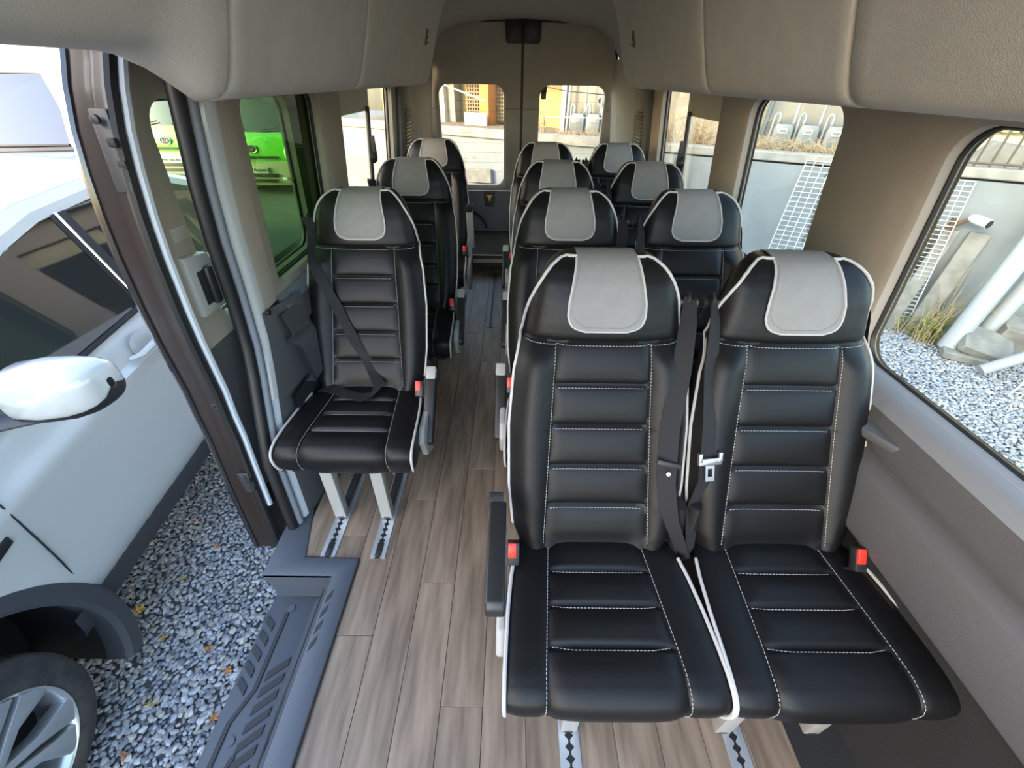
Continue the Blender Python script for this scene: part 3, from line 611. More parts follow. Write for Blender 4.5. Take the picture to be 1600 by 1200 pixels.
def buckle(root, x, y, z, tilt=0.):
    R = Matrix.Rotation(tilt, 3, 'Y') @ Matrix.Rotation(-.55, 3, 'X'); c = Vector((x, y, z))
    b = MB().box(c, (.032, .024, .062), R).build('buckle', 'black_plastic', root, bevel=.005)
    MB().box(c+R @ Vector((-.003, -.0125, .012)), (.021, .008, .040), R).build('release_button', 'red', b, bevel=.003)
    MB().ribbon([c+R @ Vector((0, 0, -.028)), c+Vector((0, .03, -.09)), c+Vector((0, .05, -.15))], [(1, 0, 0)]*3, .024, .006).build('buckle_stalk', 'black_plastic', b)
def belt_guide(root, sg):
    z = 1.035; x = sg*(bw(z)+.002); y = interp(z, BZ, BY)+.055
    b = MB().tube([(x-sg*.015, y, z), (x+sg*.034, y-.006, z)], .009, 8).tube([(x+sg*.034, y-.004, z), (x+sg*.046, y-.006, z)], .014, 8)
    g = b.build('belt_guide', 'black_plastic', root)
    ringp = [(x+sg*.020, y+.018*cos(a), z+.004+.020*sin(a)) for a in np.linspace(0, 2*pi, 13)[:-1]]
    MB().tube(ringp, .004, 6, closed=True).build('guide_loop', 'rubber', g)
    return Vector((x+sg*.022, y-.015, z))
def belt_hanging(root, sg, tongue=None):
    p = belt_guide(root, sg); x = p.x
    xi = .172 if sg > 0 else .204; bf = lambda xx, z: (sg*xx, back_pt(min(xx, bw(z)), z).y-.012, z)
    pts = [(x, p.y+.05, .98), (x, p.y+.022, 1.045), (x, p.y, 1.05), (x-sg*.004, p.y-.035, 1.0), bf((xi+.215)/2, .90), bf(xi, .78), bf(xi, .65), bf(xi+.018, .56), (sg*.232, -.03, .47), (sg*.242, .0, .40)]
    d = [Vector((.35, 1, 0)), Vector((.5, 1, 0)), Vector((.6, .8, 0)), Vector((.75, .6*sg*0+.55, 0)), Vector((.9, .4*1, 0)), Vector((1, .25, 0)), Vector((1, .25, 0)), Vector((.9, .4, 0)), Vector((.7, .7, 0)), Vector((.6, .8, 0))]
    d = [Vector((v.x, -sg*v.y, 0)) for v in d]
    w = [.03, .028, .034, .042, .047, .048, .048, .047, .045, .045]
    be = MB().ribbon(pts, d, w, .003).build('seat_belt', 'webbing', root)
    if tongue:
        c = Vector(pts[5])*.35+Vector(pts[6])*.65+Vector((0, -.012, 0)); R = Matrix.Rotation(-sg*.12, 3, 'Z') @ Matrix.Rotation(-.5, 3, 'X')
        if tongue == 'metal':
            b = MB().box(c+R @ Vector((0, 0, .006)), (.062, .010, .018), R); b.box(c+R @ Vector((-.027, -.002, .018)), (.010, .012, .024), R); b.box(c+R @ Vector((.027, -.002, .018)), (.010, .012, .024), R); b.build('belt_tongue', 'steel', be, bevel=.002)
            b = MB(); o_ = [(-.012, -.004), (.012, -.004), (.012, -.046), (-.012, -.046)]; i_ = [(-.006, -.012), (.006, -.012), (.006, -.034), (-.006, -.034)]
            for k in range(4): j = (k+1) % 4; b.prism([c+R @ Vector((q[0], -.001, q[1])) for q in (o_[k], o_[j], i_[j], i_[k])], R @ Vector((0, -.0015, 0)), R @ Vector((0, .0015, 0)))
            b.build('tongue_plate', 'steel', be)
        else:
            b = MB().box(c+R @ Vector((0, 0, .006)), (.064, .010, .014), Matrix.Rotation(.2, 3, 'Y') @ R); b.build('belt_tongue', 'black_plastic', be, bevel=.003)
            b = MB().lathe(c+R @ Vector((.0, -.006, -.018)), R @ Vector((0, -1, 0)), [(.006, 0), (.006, .003), (.003, .004), (0, .004)], 10); b.build('belt_button', 'steel', be)
    bc = MB().tube([(sg*.222, .045, .58), (sg*.228, .03, .50), (sg*.225, .0, .42)], [.03, .034, .03], 8, flat=.5); bc.build('recliner_cover', 'black_plastic', root)
def belt_across(root, sg):                                        # lies over the seat and ends in a lap loop
    p = belt_guide(root, sg); pts = []; sd_ = []
    pts.append(Vector((p.x-sg*.01, p.y+.045, 1.02))); sd_.append(Vector((1, .6*-sg, 0)))
    pts.append(Vector((p.x-sg*.012, p.y+.0, 1.045))); sd_.append(Vector((1, .5*-sg, 0)))
    for t in lin(0, 1, 12):
        z = .985-.46*t; x = sg*(.212-.235*t**1.15); q = back_pt(max(-bw(z)*.99, min(bw(z)*.99, x)), z, .006+.010*sin(pi*t)); pts.append(q); sd_.append(Vector((1, -.25*sg, .35*sg)))
    for x, y, z, v in ((-.055, -.03, .500, (1, .6*-sg, .1*sg)), (-.045, -.075, .487, (.5, -sg, .1)), (.0, -.095, .484, (.1, -1, .0)), (.06, -.075, .483, (-.2, -1, 0)), (.12, -.045, .482, (-.2, -1, 0)), (.18, -.02, .475, (-.2, -1, 0)), (.215, -.005, .44, (-.2, -1, 0))):
        pts.append(Vector((sg*x, y, z))); sd_.append(Vector((v[0], v[1]*1., v[2])) if v[0] < .8 else Vector(v))
    # keep the width direction continuous
    for i in range(1, len(sd_)):
        if sd_[i].dot(sd_[i-1]) < 0: sd_[i] = -sd_[i]
    fine = []; fs = []
    for i in range(len(pts)-1):
        for k in range(3): t = k/3; fine.append(pts[i].lerp(pts[i+1], t)); fs.append(sd_[i].lerp(sd_[i+1], t))
    fine.append(pts[-1]); fs.append(sd_[-1])
    MB().ribbon(fine, fs, .046, .003).build('seat_belt', 'webbing', root)
    # retractor strap running down behind the shoulder
    MB().ribbon([(p.x+sg*.0, p.y+.03, 1.04), (p.x, p.y-.04, .84), (p.x, p.y-.13, .62), (p.x-sg*.0, p.y-.20, .42)], [(.2, 1, 0)]*4, .045, .003).build('retractor_strap', 'webbing', root)
def seat(kind, label, group, loc, arm=0, belt='hang', tongue=None, rz=0.):
    t = empty('passenger_seat', (0, 0, 0)); tag(t, label, 'seat', group)
    backrest_meshes(t) if not SHARED else None
    return t
SHARED = {}
def base_parts():
    t = empty('template', (0, 0, 0)); backrest_meshes(t); cushion_meshes(t); return t
tmpl = base_parts()
def place_seat(loc, label, group, kind, arm=0, belt='hang', tongue=None, rz=0.):
    t = empty('passenger_seat', (0, 0, 0)); tag(t, label, 'seat', group)
    for ch in list(tmpl.children): instance(ch, t)
    if kind == 'aisle': armrest(t, -1, arm); buckle(t, -.222, -.055, .500); leg_meshes(t, (-.06,)); belt_hanging(t, 1, tongue)
    elif kind == 'window': buckle(t, .172, -.072, .515, .0); leg_meshes(t, (-.11, .14)); belt_hanging(t, -1, tongue)
    else:
        armrest(t, 1, arm); buckle(t, .218, -.055, .500); leg_meshes(t, (-.12, .07))
        if belt == 'across': belt_across(t, -1)
        else: belt_hanging(t, -1, tongue)
    t.location = loc; t.rotation_euler.z = rz
    return t
GP, GS = 'paired seats on the right of the aisle', 'single seats on the left of the aisle'
place_seat((.160, .655, 0), 'black leather aisle seat of the front pair, nearest the camera, level black armrest', GP, 'aisle', 0, tongue='black')
place_seat((.645, .655, 0), 'black leather window seat of the front pair with a metal belt tongue hanging', GP, 'window', tongue='metal')
place_seat((.148, 1.378, 0), 'black leather aisle seat in the second row directly behind the front aisle seat', GP, 'aisle', -42)
place_seat((.640, 1.385, 0), 'black leather window seat in the second row beside the wide tan pillar', GP, 'window')
place_seat((.160, 2.072, 0), 'black leather aisle seat in the third row of the right-hand pairs', GP, 'aisle', -42)
place_seat((.640, 2.072, 0), 'black leather window seat in the third row beside the sliding vent window', GP, 'window')
place_seat((.145, 2.84, 0), 'rearmost black leather aisle seat in front of the rear door seam', GP, 'aisle', -42)
place_seat((.632, 2.84, 0), 'rearmost black leather window seat in front of the right rear door window', GP, 'window')
place_seat((-.652, 1.350, 0), 'front single black leather seat by the sliding door, belt lying across it', GS, 'single', -42, 'across')
place_seat((-.610, 2.098, 0), 'middle single black leather seat behind the one by the sliding door', GS, 'single', -42)
place_seat((-.625, 2.967, 0), 'rearmost single black leather seat with its armrest folded up', GS, 'single', 80)
for o in [tmpl]+list(tmpl.children_recursive): bpy.data.objects.remove(o)
# ------------------------------------------------------------------ outside: ground and gravel
G = -.75
mat('gravel_ground', (.17, .17, .17), .9, bump=1., bscale=60, var=.5, vscale=45)
mat('soil', (.19, .155, .105), .95, bump=1., bscale=40, var=.5, vscale=12)
gb = MB(); gb.grid([[(x, y, G-.02) for x in np.linspace(-30, 30, 7)] for y in np.linspace(-20, 40, 7)])
ground = tag(gb.build('ground', 'gravel_ground', smooth=False), 'grey gravel ground of the yard', kind='structure')
def pebble_mat(name, a, b, c):
    m = bpy.data.materials.new(name); m.use_nodes = True; nt = m.node_tree; p = nt.nodes['Principled BSDF']; p.inputs['Roughness'].default_value = .65
    ge = nt.nodes.new('ShaderNodeNewGeometry'); oi = nt.nodes.new('ShaderNodeObjectInfo'); ad = nt.nodes.new('ShaderNodeMath'); fr = nt.nodes.new('ShaderNodeMath'); fr.operation = 'FRACT'
    cr = nt.nodes.new('ShaderNodeValToRGB'); e = cr.color_ramp.elements
    e[0].position = 0; e[0].color = (*a, 1); e[1].position = .72; e[1].color = (*b, 1); q = cr.color_ramp.elements.new(.90); q.color = (*c, 1); q = cr.color_ramp.elements.new(1.); q.color = (.66, .66, .63, 1)
    nt.links.new(ge.outputs['Random Per Island'], ad.inputs[0]); nt.links.new(oi.outputs['Random'], ad.inputs[1]); nt.links.new(ad.outputs[0], fr.inputs[0]); nt.links.new(fr.outputs[0], cr.inputs[0])
    nz = nt.nodes.new('ShaderNodeTexNoise'); nz.inputs['Scale'].default_value = 90; mx = nt.nodes.new('ShaderNodeMix'); mx.data_type = 'RGBA'; mx.blend_type = 'MULTIPLY'; mx.inputs['Factor'].default_value = .25
    tc = nt.nodes.new('ShaderNodeTexCoord'); nt.links.new(tc.outputs['Object'], nz.inputs['Vector'])
    nt.links.new(cr.outputs[0], mx.inputs['A']); nt.links.new(nz.outputs[0], mx.inputs['B']); nt.links.new(mx.outputs['Result'], p.inputs['Base Color']); MAT[name] = m
pebble_mat('pebble', (.22, .228, .245), (.56, .585, .61), (.52, .46, .37))
rng = np.random.default_rng(3)
bm = bmesh.new(); bmesh.ops.create_icosphere(bm, subdivisions=1, radius=1); IV = np.array([v.co[:] for v in bm.verts]); IF = np.array([[v.index for v in f.verts] for f in bm.faces]); bm.free()
def pebble_verts(n, size):
    V = IV[None]*(1+rng.normal(0, .13, (n, len(IV), 1)))
    S = size*np.stack([rng.uniform(.8, 1.45, n), rng.uniform(.65, 1.05, n), rng.uniform(.40, .75, n)], 1); V = V*S[:, None]
    a = rng.uniform(0, 2*pi, n); t = rng.normal(0, .35, n); ct, st_ = np.cos(t)[:, None], np.sin(t)[:, None]
    V = np.stack([V[..., 0], V[..., 1]*ct-V[..., 2]*st_, V[..., 1]*st_+V[..., 2]*ct], -1); ca, sa = np.cos(a)[:, None], np.sin(a)[:, None]
    return np.stack([V[..., 0]*ca-V[..., 1]*sa, V[..., 0]*sa+V[..., 1]*ca, V[..., 2]], -1)
def gravel(x0, x1, y0, y1, size, name, label):
    st_ = size*1.45; gx, gy = np.meshgrid(np.arange(x0, x1, st_), np.arange(y0, y1, st_)); n = gx.size
    C = np.stack([gx.ravel()+rng.normal(0, st_*.35, n), gy.ravel()+rng.normal(0, st_*.35, n), G-.012+rng.uniform(-.005, .008, n)], 1)
    V = (pebble_verts(n, size)+C[:, None]).reshape(-1, 3); F = (IF[None]+(np.arange(n)*len(IV))[:, None, None]).reshape(-1, 3)
    me = bpy.data.meshes.new(name); me.vertices.add(len(V)); me.vertices.foreach_set('co', V.ravel()); me.loops.add(F.size); me.loops.foreach_set('vertex_index', F.ravel().astype(np.int32))
    me.polygons.add(len(F)); me.polygons.foreach_set('loop_start', np.arange(0, F.size, 3, dtype=np.int32)); me.update(); me.validate(); me.materials.append(MAT['pebble'])
    o = bpy.data.objects.new(name, me); COL.objects.link(o); o.parent = ground; o['kind'] = 'stuff'; return o
gravel(-2.5, -.85, -.15, 2.9, .0125, 'gravel', ''); gravel(1.05, 5.6, -.6, 5.4, .0165, 'gravel', ''); gravel(-4.6, -2.5, 2.2, 4.0, .022, 'gravel', '')
pm = []
for k in range(8):
    V = pebble_verts(1, .0155)[0]; me = bpy.data.meshes.new('pebble'); me.from_pydata([tuple(v) for v in V], [], [tuple(int(i) for i in f) for f in IF]); me.materials.append(MAT['pebble']); pm.append(me)
for k in range(280):
    o = bpy.data.objects.new('pebble', pm[k % 8]); COL.objects.link(o); o.parent = ground; o.location = (rng.uniform(-1.70, -1.12), rng.uniform(.30, 1.0), G+.0); o.rotation_euler.z = rng.uniform(0, 6.28)
# fallen leaves
mat('leaf_yellow', (.72, .48, .04), .6, var=.3, vscale=60); mat('leaf_orange', (.55, .22, .07), .65, var=.4, vscale=60); mat('leaf_tan', (.50, .38, .16), .7, var=.4, vscale=60)
lv = [(-1.976, 1.011, 'leaf_yellow', .034, 'bright yellow fallen leaf on gravel beside the white car'), (-1.781, 1.376, 'leaf_orange', .022, 'orange leaf on gravel left of the open door foot'), (-1.856, 1.182, 'leaf_tan', .022, 'tan leaf on gravel just behind the bright yellow leaf'),
      (-1.766, .877, 'leaf_tan', .026, 'curled tan leaf on gravel nearer than the yellow leaf'), (-1.514, .836, 'leaf_orange', .022, 'rust leaf on gravel midway between tyre and step'), (-1.371, .744, 'leaf_orange', .024, 'rust leaf on gravel close to the entry step'),
      (-1.333, .567, 'leaf_orange', .024, 'orange leaf on gravel lowest beside the step'), (-1.625, .442, 'leaf_orange', .018, 'small orange leaf on gravel beside the car tyre'), (-1.645, .613, 'leaf_tan', .02, 'small tan leaf on gravel right of the tyre'), (-2.022, 1.534, 'leaf_orange', .022, 'orange leaf in the shade under the car sill')]
for i, (x, y, m, s, lab) in enumerate(lv):
    b = MB(); n = 5; pts = []
    for k in range(n*4):
        a = 2*pi*k/(n*4); r = s*(1, .62, .42, .62)[k % 4]*(.75 if abs(a-pi*1.5) < .3 else 1); pts.append((x+r*cos(a+i), y+r*sin(a+i)*.9, G+.012+.008*((k % 4) == 0)*(k % 3)))
    b.add(pts+[(x, y, G+.016)], [(k, (k+1) % len(pts), len(pts)) for k in range(len(pts))]); b.tube([(x, y, G+.016), (x+s*.9*cos(i+4.4), y+s*.9*sin(i+4.4), G+.014), (x+s*1.5*cos(i+4.6), y+s*1.5*sin(i+4.6), G+.012)], .0012, 4)
    tag(b.build('fallen_leaf', m, smooth=False), lab, 'leaf', 'fallen leaves on the gravel')
# ------------------------------------------------------------------ white car beside the van
mat('car_white', (.52, .53, .51), .2, coat=.9, var=.02); mat('car_glass', (.012, .012, .011), .03, spec=.9, coat=.6); mat('cladding', (.05, .053, .06), .6, bump=.4, bscale=250)
mat('tyre', (.030, .030, .032), .75, bump=.3, bscale=120, var=.4, vscale=20, col2=(.06, .055, .05)); mat('rim', (.55, .57, .58), .28, metal=.75); mat('chrome', (.75, .76, .78), .15, metal=1.)
CX = -2.70
car = empty('parked_car', (CX, 1.6, G)); tag(car, 'white car parked close beside the van, dark lower cladding and alloy wheel', 'car')
sill = lambda y: -.42+.11*max(0, min(2.2, y-.78)); crz = lambda y: .33+.15*max(-.9, min(1.6, y-.85)); belt = lambda y: .50+.13*max(-.2, min(1.8, y-1.0))
WY, WZ, WR = .28, -.37, .385
def sec(y):                                              # body side, from cladding top to belt
    s0, c0, b0 = sill(y), crz(y), belt(y); k = max(0, (.1-y))*.16+max(0, y-2.6)*.3
    return [(-1.800-k, s0+.15), (-1.778-k, s0+.20), (-1.768-k, s0+.30), (-1.764-k, (s0+c0)/2+.1), (-1.758-k, c0-.06), (-1.752-k, c0-.008), (-1.780-k, c0+.010), (-1.792-k, c0+.06), (-1.806-k, b0-.012), (-1.822-k, b0)]
RY = 2.42
ys = [-.75, -.6, -.45, -.3]+list(np.arange(-.2, .86, .03))+[.9, 1.0, 1.2, 1.5, 1.75]+list(np.arange(1.8, 2.92, .04))
def refine(r):
    out = []
    for a, b in zip(r, r[1:]):
        n = max(1, int(math.hypot(b[0]-a[0], b[1]-a[1])/.035)); out += [(a[0]+(b[0]-a[0])*i/n, a[1]+(b[1]-a[1])*i/n) for i in range(n)]
    return out+[r[-1]]
def resamp(r, n=24):
    L = [0]
    for a, b in zip(r, r[1:]): L.append(L[-1]+math.hypot(b[0]-a[0], b[1]-a[1]))
    return [(np.interp(L[-1]*i/(n-1), L, [p[0] for p in r]), np.interp(L[-1]*i/(n-1), L, [p[1] for p in r])) for i in range(n)]
def body(side):
    grid = [[(x, y, z) for x, z in resamp(sec(y))] for y in ys]; b = MB(); nn = len(grid[0]); vs = [p for r in grid for p in r]; fs = []
    for i in range(len(grid)-1):
        for j in range(nn-1):
            q = [grid[i][j], grid[i][j+1], grid[i+1][j+1], grid[i+1][j]]; cy = sum(p[1] for p in q)/4; cz = sum(p[2] for p in q)/4
            if math.hypot(cy-WY, cz-WZ) < .585 or math.hypot(cy-RY, cz-(WZ+.1)) < .56: continue
            fs.append((i*nn+j, i*nn+j+1, (i+1)*nn+j+1, (i+1)*nn+j))
    if side < 0: vs = [(2*CX-p[0], p[1], p[2]) for p in vs]
    return b.add(vs, fs).build('body_side', 'car_white', car, angle=35)
body(1); body(-1)
for side in (1, -1):
    m = (lambda x: x) if side > 0 else (lambda x: 2*CX-x)
    b = MB(); b.grid([[(m(-1.90), y, sill(y)-.01), (m(-1.845), y, sill(y)), (m(-1.815), y, sill(y)+.05), (m(-1.795), y, sill(y)+.152)] for y in [.75, .9, 1.2, 1.6, 1.9]]); b.build('sill_cladding', 'cladding', car)
    for wy, wz in ((WY, WZ), (RY, WZ+.1)):
        rows = []
        for a in np.linspace(-28, 208, 40):
            ca, sa = cos(radians(a)), sin(radians(a)); rows.append([(m(-1.86), wy+.525*ca, wz+.525*sa), (m(-1.775), wy+.525*ca, wz+.525*sa), (m(-1.757), wy+.545*ca, wz+.545*sa), (m(-1.762), wy+.60*ca, wz+.60*sa), (m(-1.79), wy+.62*ca, wz+.62*sa)])
        b = MB(); b.grid(rows); b.build('arch_cladding', 'cladding', car)
        rows = [[(m(-1.80), wy+.53*cos(a), wz+.53*sin(a)), (m(-2.2), wy+.53*cos(a), wz+.53*sin(a)), (m(-2.2), wy, wz)] for a in np.linspace(-.5, pi+.5, 24)]
        b = MB(); b.grid(rows); b.build('wheel_well', 'rubber', car)
# hood, roof, ends
b = MB(); b.grid([[(CX+sx*(.878-max(0, .1-y)*.16-(.05 if abs(sx) < 1 else 0)*0), y, belt(y)+.09*(1-abs(sx)**2.5)-.0) if False else (CX+sx*.878, y, belt(y)-max(0, .2-y)*.12+.09*(1-abs(sx)**2.5)) for sx in np.linspace(-1, 1, 13)] for y in (-.72, -.4, 0, .4, .72)]); b.build('hood', 'car_white', car)
b = MB(); b.grid([[(CX+sx*.85, -.76, z) for sx in (-1, 0, 1)] for z in (-.5, 0, .36)]); b.build('front_end', 'car_white', car)
b = MB(); b.grid([[(CX+sx*.84, 2.88-max(0, z-.5)*.5, z) for sx in (-1, 0, 1)] for z in (-.4, .3, .75, 1.0)]); b.build('rear_end', 'car_white', car)
RT = [(1.05, .66), (1.20, .775), (1.35, .865), (1.526, .945), (1.72, 1.0), (2.0, 1.03), (2.2, 1.04), (2.45, 1.01), (2.68, .93)]
rtop = lambda y: interp(y, [p[0] for p in RT], [p[1] for p in RT])
for side in (1, -1):
    m = (lambda x: x) if side > 0 else (lambda x: 2*CX-x); gx = lambda y, z: -1.822-(z-belt(y))*.40
    yy = [.80, .95, 1.05, 1.2, 1.35, 1.526, 1.72, 2.0, 2.2, 2.45, 2.68]; zt = lambda y: rtop(y) if y >= 1.05 else belt(y)+.02+(y-.8)*.52
    b = MB(); b.grid([[(m(gx(y, zt(y)+.002)), y, zt(y)), (m(gx(y, zt(y))-.012), y, zt(y)+.035), (m(gx(y, zt(y))-.07), y, zt(y)+.065)] for y in yy]); b.build('roof_rail', 'car_white', car)
    def pane(pts, nm='side_window'):
        b = MB(); V = [(m(gx(y, z)-.004), y, z) for y, z in pts]; b.add(V, [tuple(range(len(V)))]); return b.build(nm, 'car_glass', car, smooth=False)
    pane([(.86, belt(.86)+.012), (1.775, belt(1.775)+.012), (1.775, 1.005), (1.72, .995), (1.526, .94), (1.35, .86), (1.20, .77), (1.05, .655)])
    pane([(1.845, belt(1.845)+.012), (2.36, belt(2.36)+.012), (2.32, .99), (2.2, 1.03), (2.0, 1.022), (1.845, 1.012)])
    pane([(2.42, belt(2.42)+.03), (2.62, belt(2.6)+.08), (2.55, .95), (2.38, .985)])
    b = MB(); b.tube([(m(gx(1.805, z)+.002), 1.80+.012*(z-.8), z) for z in (belt(1.8)+.01, .8, 1.015)], .006, 6); b.build('pillar_strip', 'chrome', car)
    b = MB(); b.add([(m(gx(1.76, belt(1.8))-.002), 1.775, belt(1.8)), (m(gx(1.845, belt(1.8))-.002), 1.85, belt(1.85)), (m(gx(1.845, 1.01)-.002), 1.85, 1.015), (m(gx(1.775, 1.0)-.002), 1.775, 1.01)], [(0, 1, 2, 3)]); b.build('door_pillar', 'rubber', car)
    b = MB(); b.tube([(m(-1.816), y, belt(y)+.006) for y in (.86, 1.2, 1.6, 2.0, 2.4)], .010, 6); b.build('belt_moulding', 'rubber', car)
    for y0, zz in ((.85, [sill(.85)+.16, 0, .12, crz(.85), belt(.85)]), (1.805, [sill(1.8)+.16, .1, crz(1.8), belt(1.8)])):
        sx = lambda y, z: interp(z, [p[1] for p in sec(y)], [p[0] for p in sec(y)])
        MB().tube([(m(sx(y0, z)+.005), y0+(.02*(z-.2) if y0 < 1 else 0), z) for z in zz], .0035, 5).build('door_gap', 'rubber', car)
    hx = -1.755; hz = crz(1.64)+.035
    MB().lathe((m(hx-.022), 1.635, hz), (side, 0, 0), [(.062, 0), (.05, .002), (.0, -.006)], 18).build('handle_cup', 'car_white', car)
    MB().tube([(m(hx-.015), 1.535, hz-.022), (m(hx+.016), 1.57, hz-.018), (m(hx+.026), 1.645, hz-.002), (m(hx+.014), 1.72, hz+.014), (m(hx-.018), 1.75, hz+.02)], [.012, .017, .018, .017, .012], 8, flat=.8).build('door_handle', 'car_white', car)
    hz2 = crz(2.25)+.035; MB().tube([(m(hx-.015), 2.15, hz2-.022), (m(hx+.016), 2.19, hz2-.018), (m(hx+.022), 2.27, hz2), (m(hx-.018), 2.35, hz2+.02)], [.012, .017, .018, .012], 8).build('door_handle', 'car_white', car)
rail_in = lambda y, z: -1.822-(z-belt(y))*.40-.07-CX
b = MB(); b.grid([[(CX+sx*(rail_in(y, rtop(y))+.004), y, rtop(y)+.064+.06*(1-abs(sx)**2.2)) for sx in np.linspace(-1, 1, 11)] for y in (1.45, 1.526, 1.72, 2.0, 2.2, 2.45, 2.68)]); b.build('roof', 'car_white', car)
zt_ = lambda y: rtop(y) if y >= 1.05 else belt(y)+.02+(y-.8)*.52
b = MB(); b.grid([[(CX+sx*(rail_in(y, zt_(y))+.004), y-.16*(1-sx*sx), zt_(y)+.064+.02*(1-sx*sx)) for sx in np.linspace(-1, 1, 9)] for y in (.74, .80, .95, 1.05, 1.2, 1.35, 1.46)]); b.build('windshield', 'car_glass', car)
# fender vent
b = MB(); b.prism([(-1.755, .62, .20), (-1.755, .80, .235), (-1.755, .80, .205), (-1.755, .66, .16)], (-.01, 0, 0), (.004, 0, 0)); b.build('fender_vent', 'rubber', car, bevel=.002)
# door mirror
b = MB(); rows = []
for x, hy, z0, z1, y0 in ((-1.715, .03, .60, .69, 1.06), (-1.70, .06, .570, .715, 1.06), (-1.66, .085, .555, .74, 1.065), (-1.58, .095, .555, .752, 1.07), (-1.50, .092, .562, .750, 1.08), (-1.45, .085, .575, .742, 1.09), (-1.42, .07, .59, .73, 1.095), (-1.405, .045, .61, .71, 1.10), (-1.40, .012, .645, .68, 1.10)):
    zc, hz_ = (z0+z1)/2, (z1-z0)/2; rows.append([(x, y0+hy*math.copysign(abs(cos(a))**.7, cos(a)), zc+hz_*math.copysign(abs(sin(a))**.7, sin(a))) for a in np.linspace(0, 2*pi, 25)])
b.grid(rows); mir = b.build('door_mirror', 'car_white', car, angle=70)
b = MB(); b.tube([(-1.83, 1.02, .53), (-1.74, 1.045, .535), (-1.64, 1.06, .55), (-1.56, 1.07, .575)], [.045, .038, .035, .025], 10, flat=.45); b.build('mirror_arm', 'cladding', mir)
b = MB(); b.grid([[(p[0]+(.003 if i > 6 else 0), cy_+(p[1]-cy_)*1.02, cz_+(p[2]-cz_)*1.03) for p in r[14:24]] for i, r, cy_, cz_ in [(i, r, sum(p[1] for p in r[:-1])/24, sum(p[2] for p in r[:-1])/24) for i, r in enumerate(rows)]]); b.build('mirror_trim', 'rubber', mir)
# wheels
def wheel(wy, wz, side, steer=0.):
    fx = -1.70 if side > 0 else 2*CX+1.70
    prof = [(.255, -.21), (.33, -.225), (.365, -.215), (WR-.004, -.19), (WR, -.12), (WR-.004, -.05), (.368, -.022), (.345, -.006), (.315, .0), (.285, -.004), (.272, -.012)]
    R = Matrix.Rotation(steer, 3, 'Z'); ax = R @ Vector((side, 0, 0)); c = Vector((fx, wy, wz))
    w = MB().lathe(c, ax, prof, 56).build('wheel', 'tyre', car, angle=50)
    b = MB(); x = Vector((0, 0, 1)); y = ax.cross(x)
    for k in range(64):
        for r_, h0, h1 in ((WR+.0005, -.19, -.13), (WR+.0005, -.10, -.045)):
            a0 = 2*pi*k/64; a1 = a0+.05; a2 = a1+.03
            b.add([c+ax*h0+(x*cos(a0)+y*sin(a0))*r_, c+ax*h1+(x*cos(a1)+y*sin(a1))*r_, c+ax*h1+(x*cos(a2)+y*sin(a2))*r_, c+ax*h0+(x*cos(a0+.03)+y*sin(a0+.03))*r_], [(0, 1, 2, 3)])
    b.build('tread_grooves', 'rubber', w, smooth=False)
    rim = MB().lathe(c, ax, [(.274, -.19), (.255, -.16), (.255, -.05), (.262, -.012), (.274, -.004), (.278, -.012)], 56).build('rim', 'rim', w, angle=50)
    MB().lathe(c, ax, [(.255, -.13), (0, -.13)], 32).build('brake_disc', 'rubber', w)
    for k in range(5):
        a = 2*pi*k/5+.35; e1 = x*cos(a)+y*sin(a); e2 = ax.cross(e1)
        for sg in (-1, 1):
            q = MB(); P = lambda r_, t, h: c+e1*r_+e2*t+ax*h
            o = [P(.045, sg*.006, -.028), P(.15, sg*.012, -.022), P(.262, sg*.012, -.006), P(.262, sg*.10, -.006), P(.235, sg*.105, -.008), P(.15, sg*.05, -.022), P(.045, sg*.034, -.028)]
            q.prism(o, ax*-.045, ax*0); q.build('spoke', 'rim', rim, bevel=.004)
    MB().lathe(c, ax, [(.055, -.07), (.055, -.022), (.045, -.016), (0, -.014)], 24).build('hub_cap', 'rim', rim)
wheel(WY, WZ, 1, .10); wheel(WY, WZ, -1, .10); wheel(RY, WZ+.005, 1); wheel(RY, WZ+.005, -1)
# ------------------------------------------------------------------ second white vehicle, seen over the car roof
mat('sky_glass', (.02, .025, .03), .02, spec=1., coat=1.)
v2 = empty('white_van', (-4.6, 5.2, G)); tag(v2, 'white van with a sky-blue windscreen seen over the roof of the parked car', 'van')
A = Vector((-5.6, 4.0, .90)); B = Vector((-3.78, 4.02, .955)); Cc = Vector((-4.25, 4.62, 1.47)); D = Vector((-5.5, 4.60, 1.47))
dn = lambda p, d: p+Vector((0, 0, d))
b = MB(); b.add([A, B, Cc, D], [(0, 1, 2, 3)]); b.build('windscreen', 'car_glass', v2, smooth=False)
b = MB(); b.tube([dn(B, -.01), B.lerp(Cc, .5)+Vector((.05, .0, .02)), dn(Cc, .01)], .055, 8, flat=.8); b.build('windscreen_pillar', 'car_white', v2)
b = MB(); b.grid([[D+Vector((-.1, -.01, 0)), D.lerp(Cc, .5)+Vector((0, -.01, .012)), Cc+Vector((.04, 0, 0))], [D+Vector((-.1, .12, .06)), D.lerp(Cc, .5)+Vector((0, .12, .07)), Cc+Vector((.02, .12, .06))], [D+Vector((-2.1, 2.4, .1)), D.lerp(Cc, .5)+Vector((-2.1, 2.4, .11)), Cc+Vector((-2.1, 2.4, .1))]]); b.build('roof', 'car_white', v2)
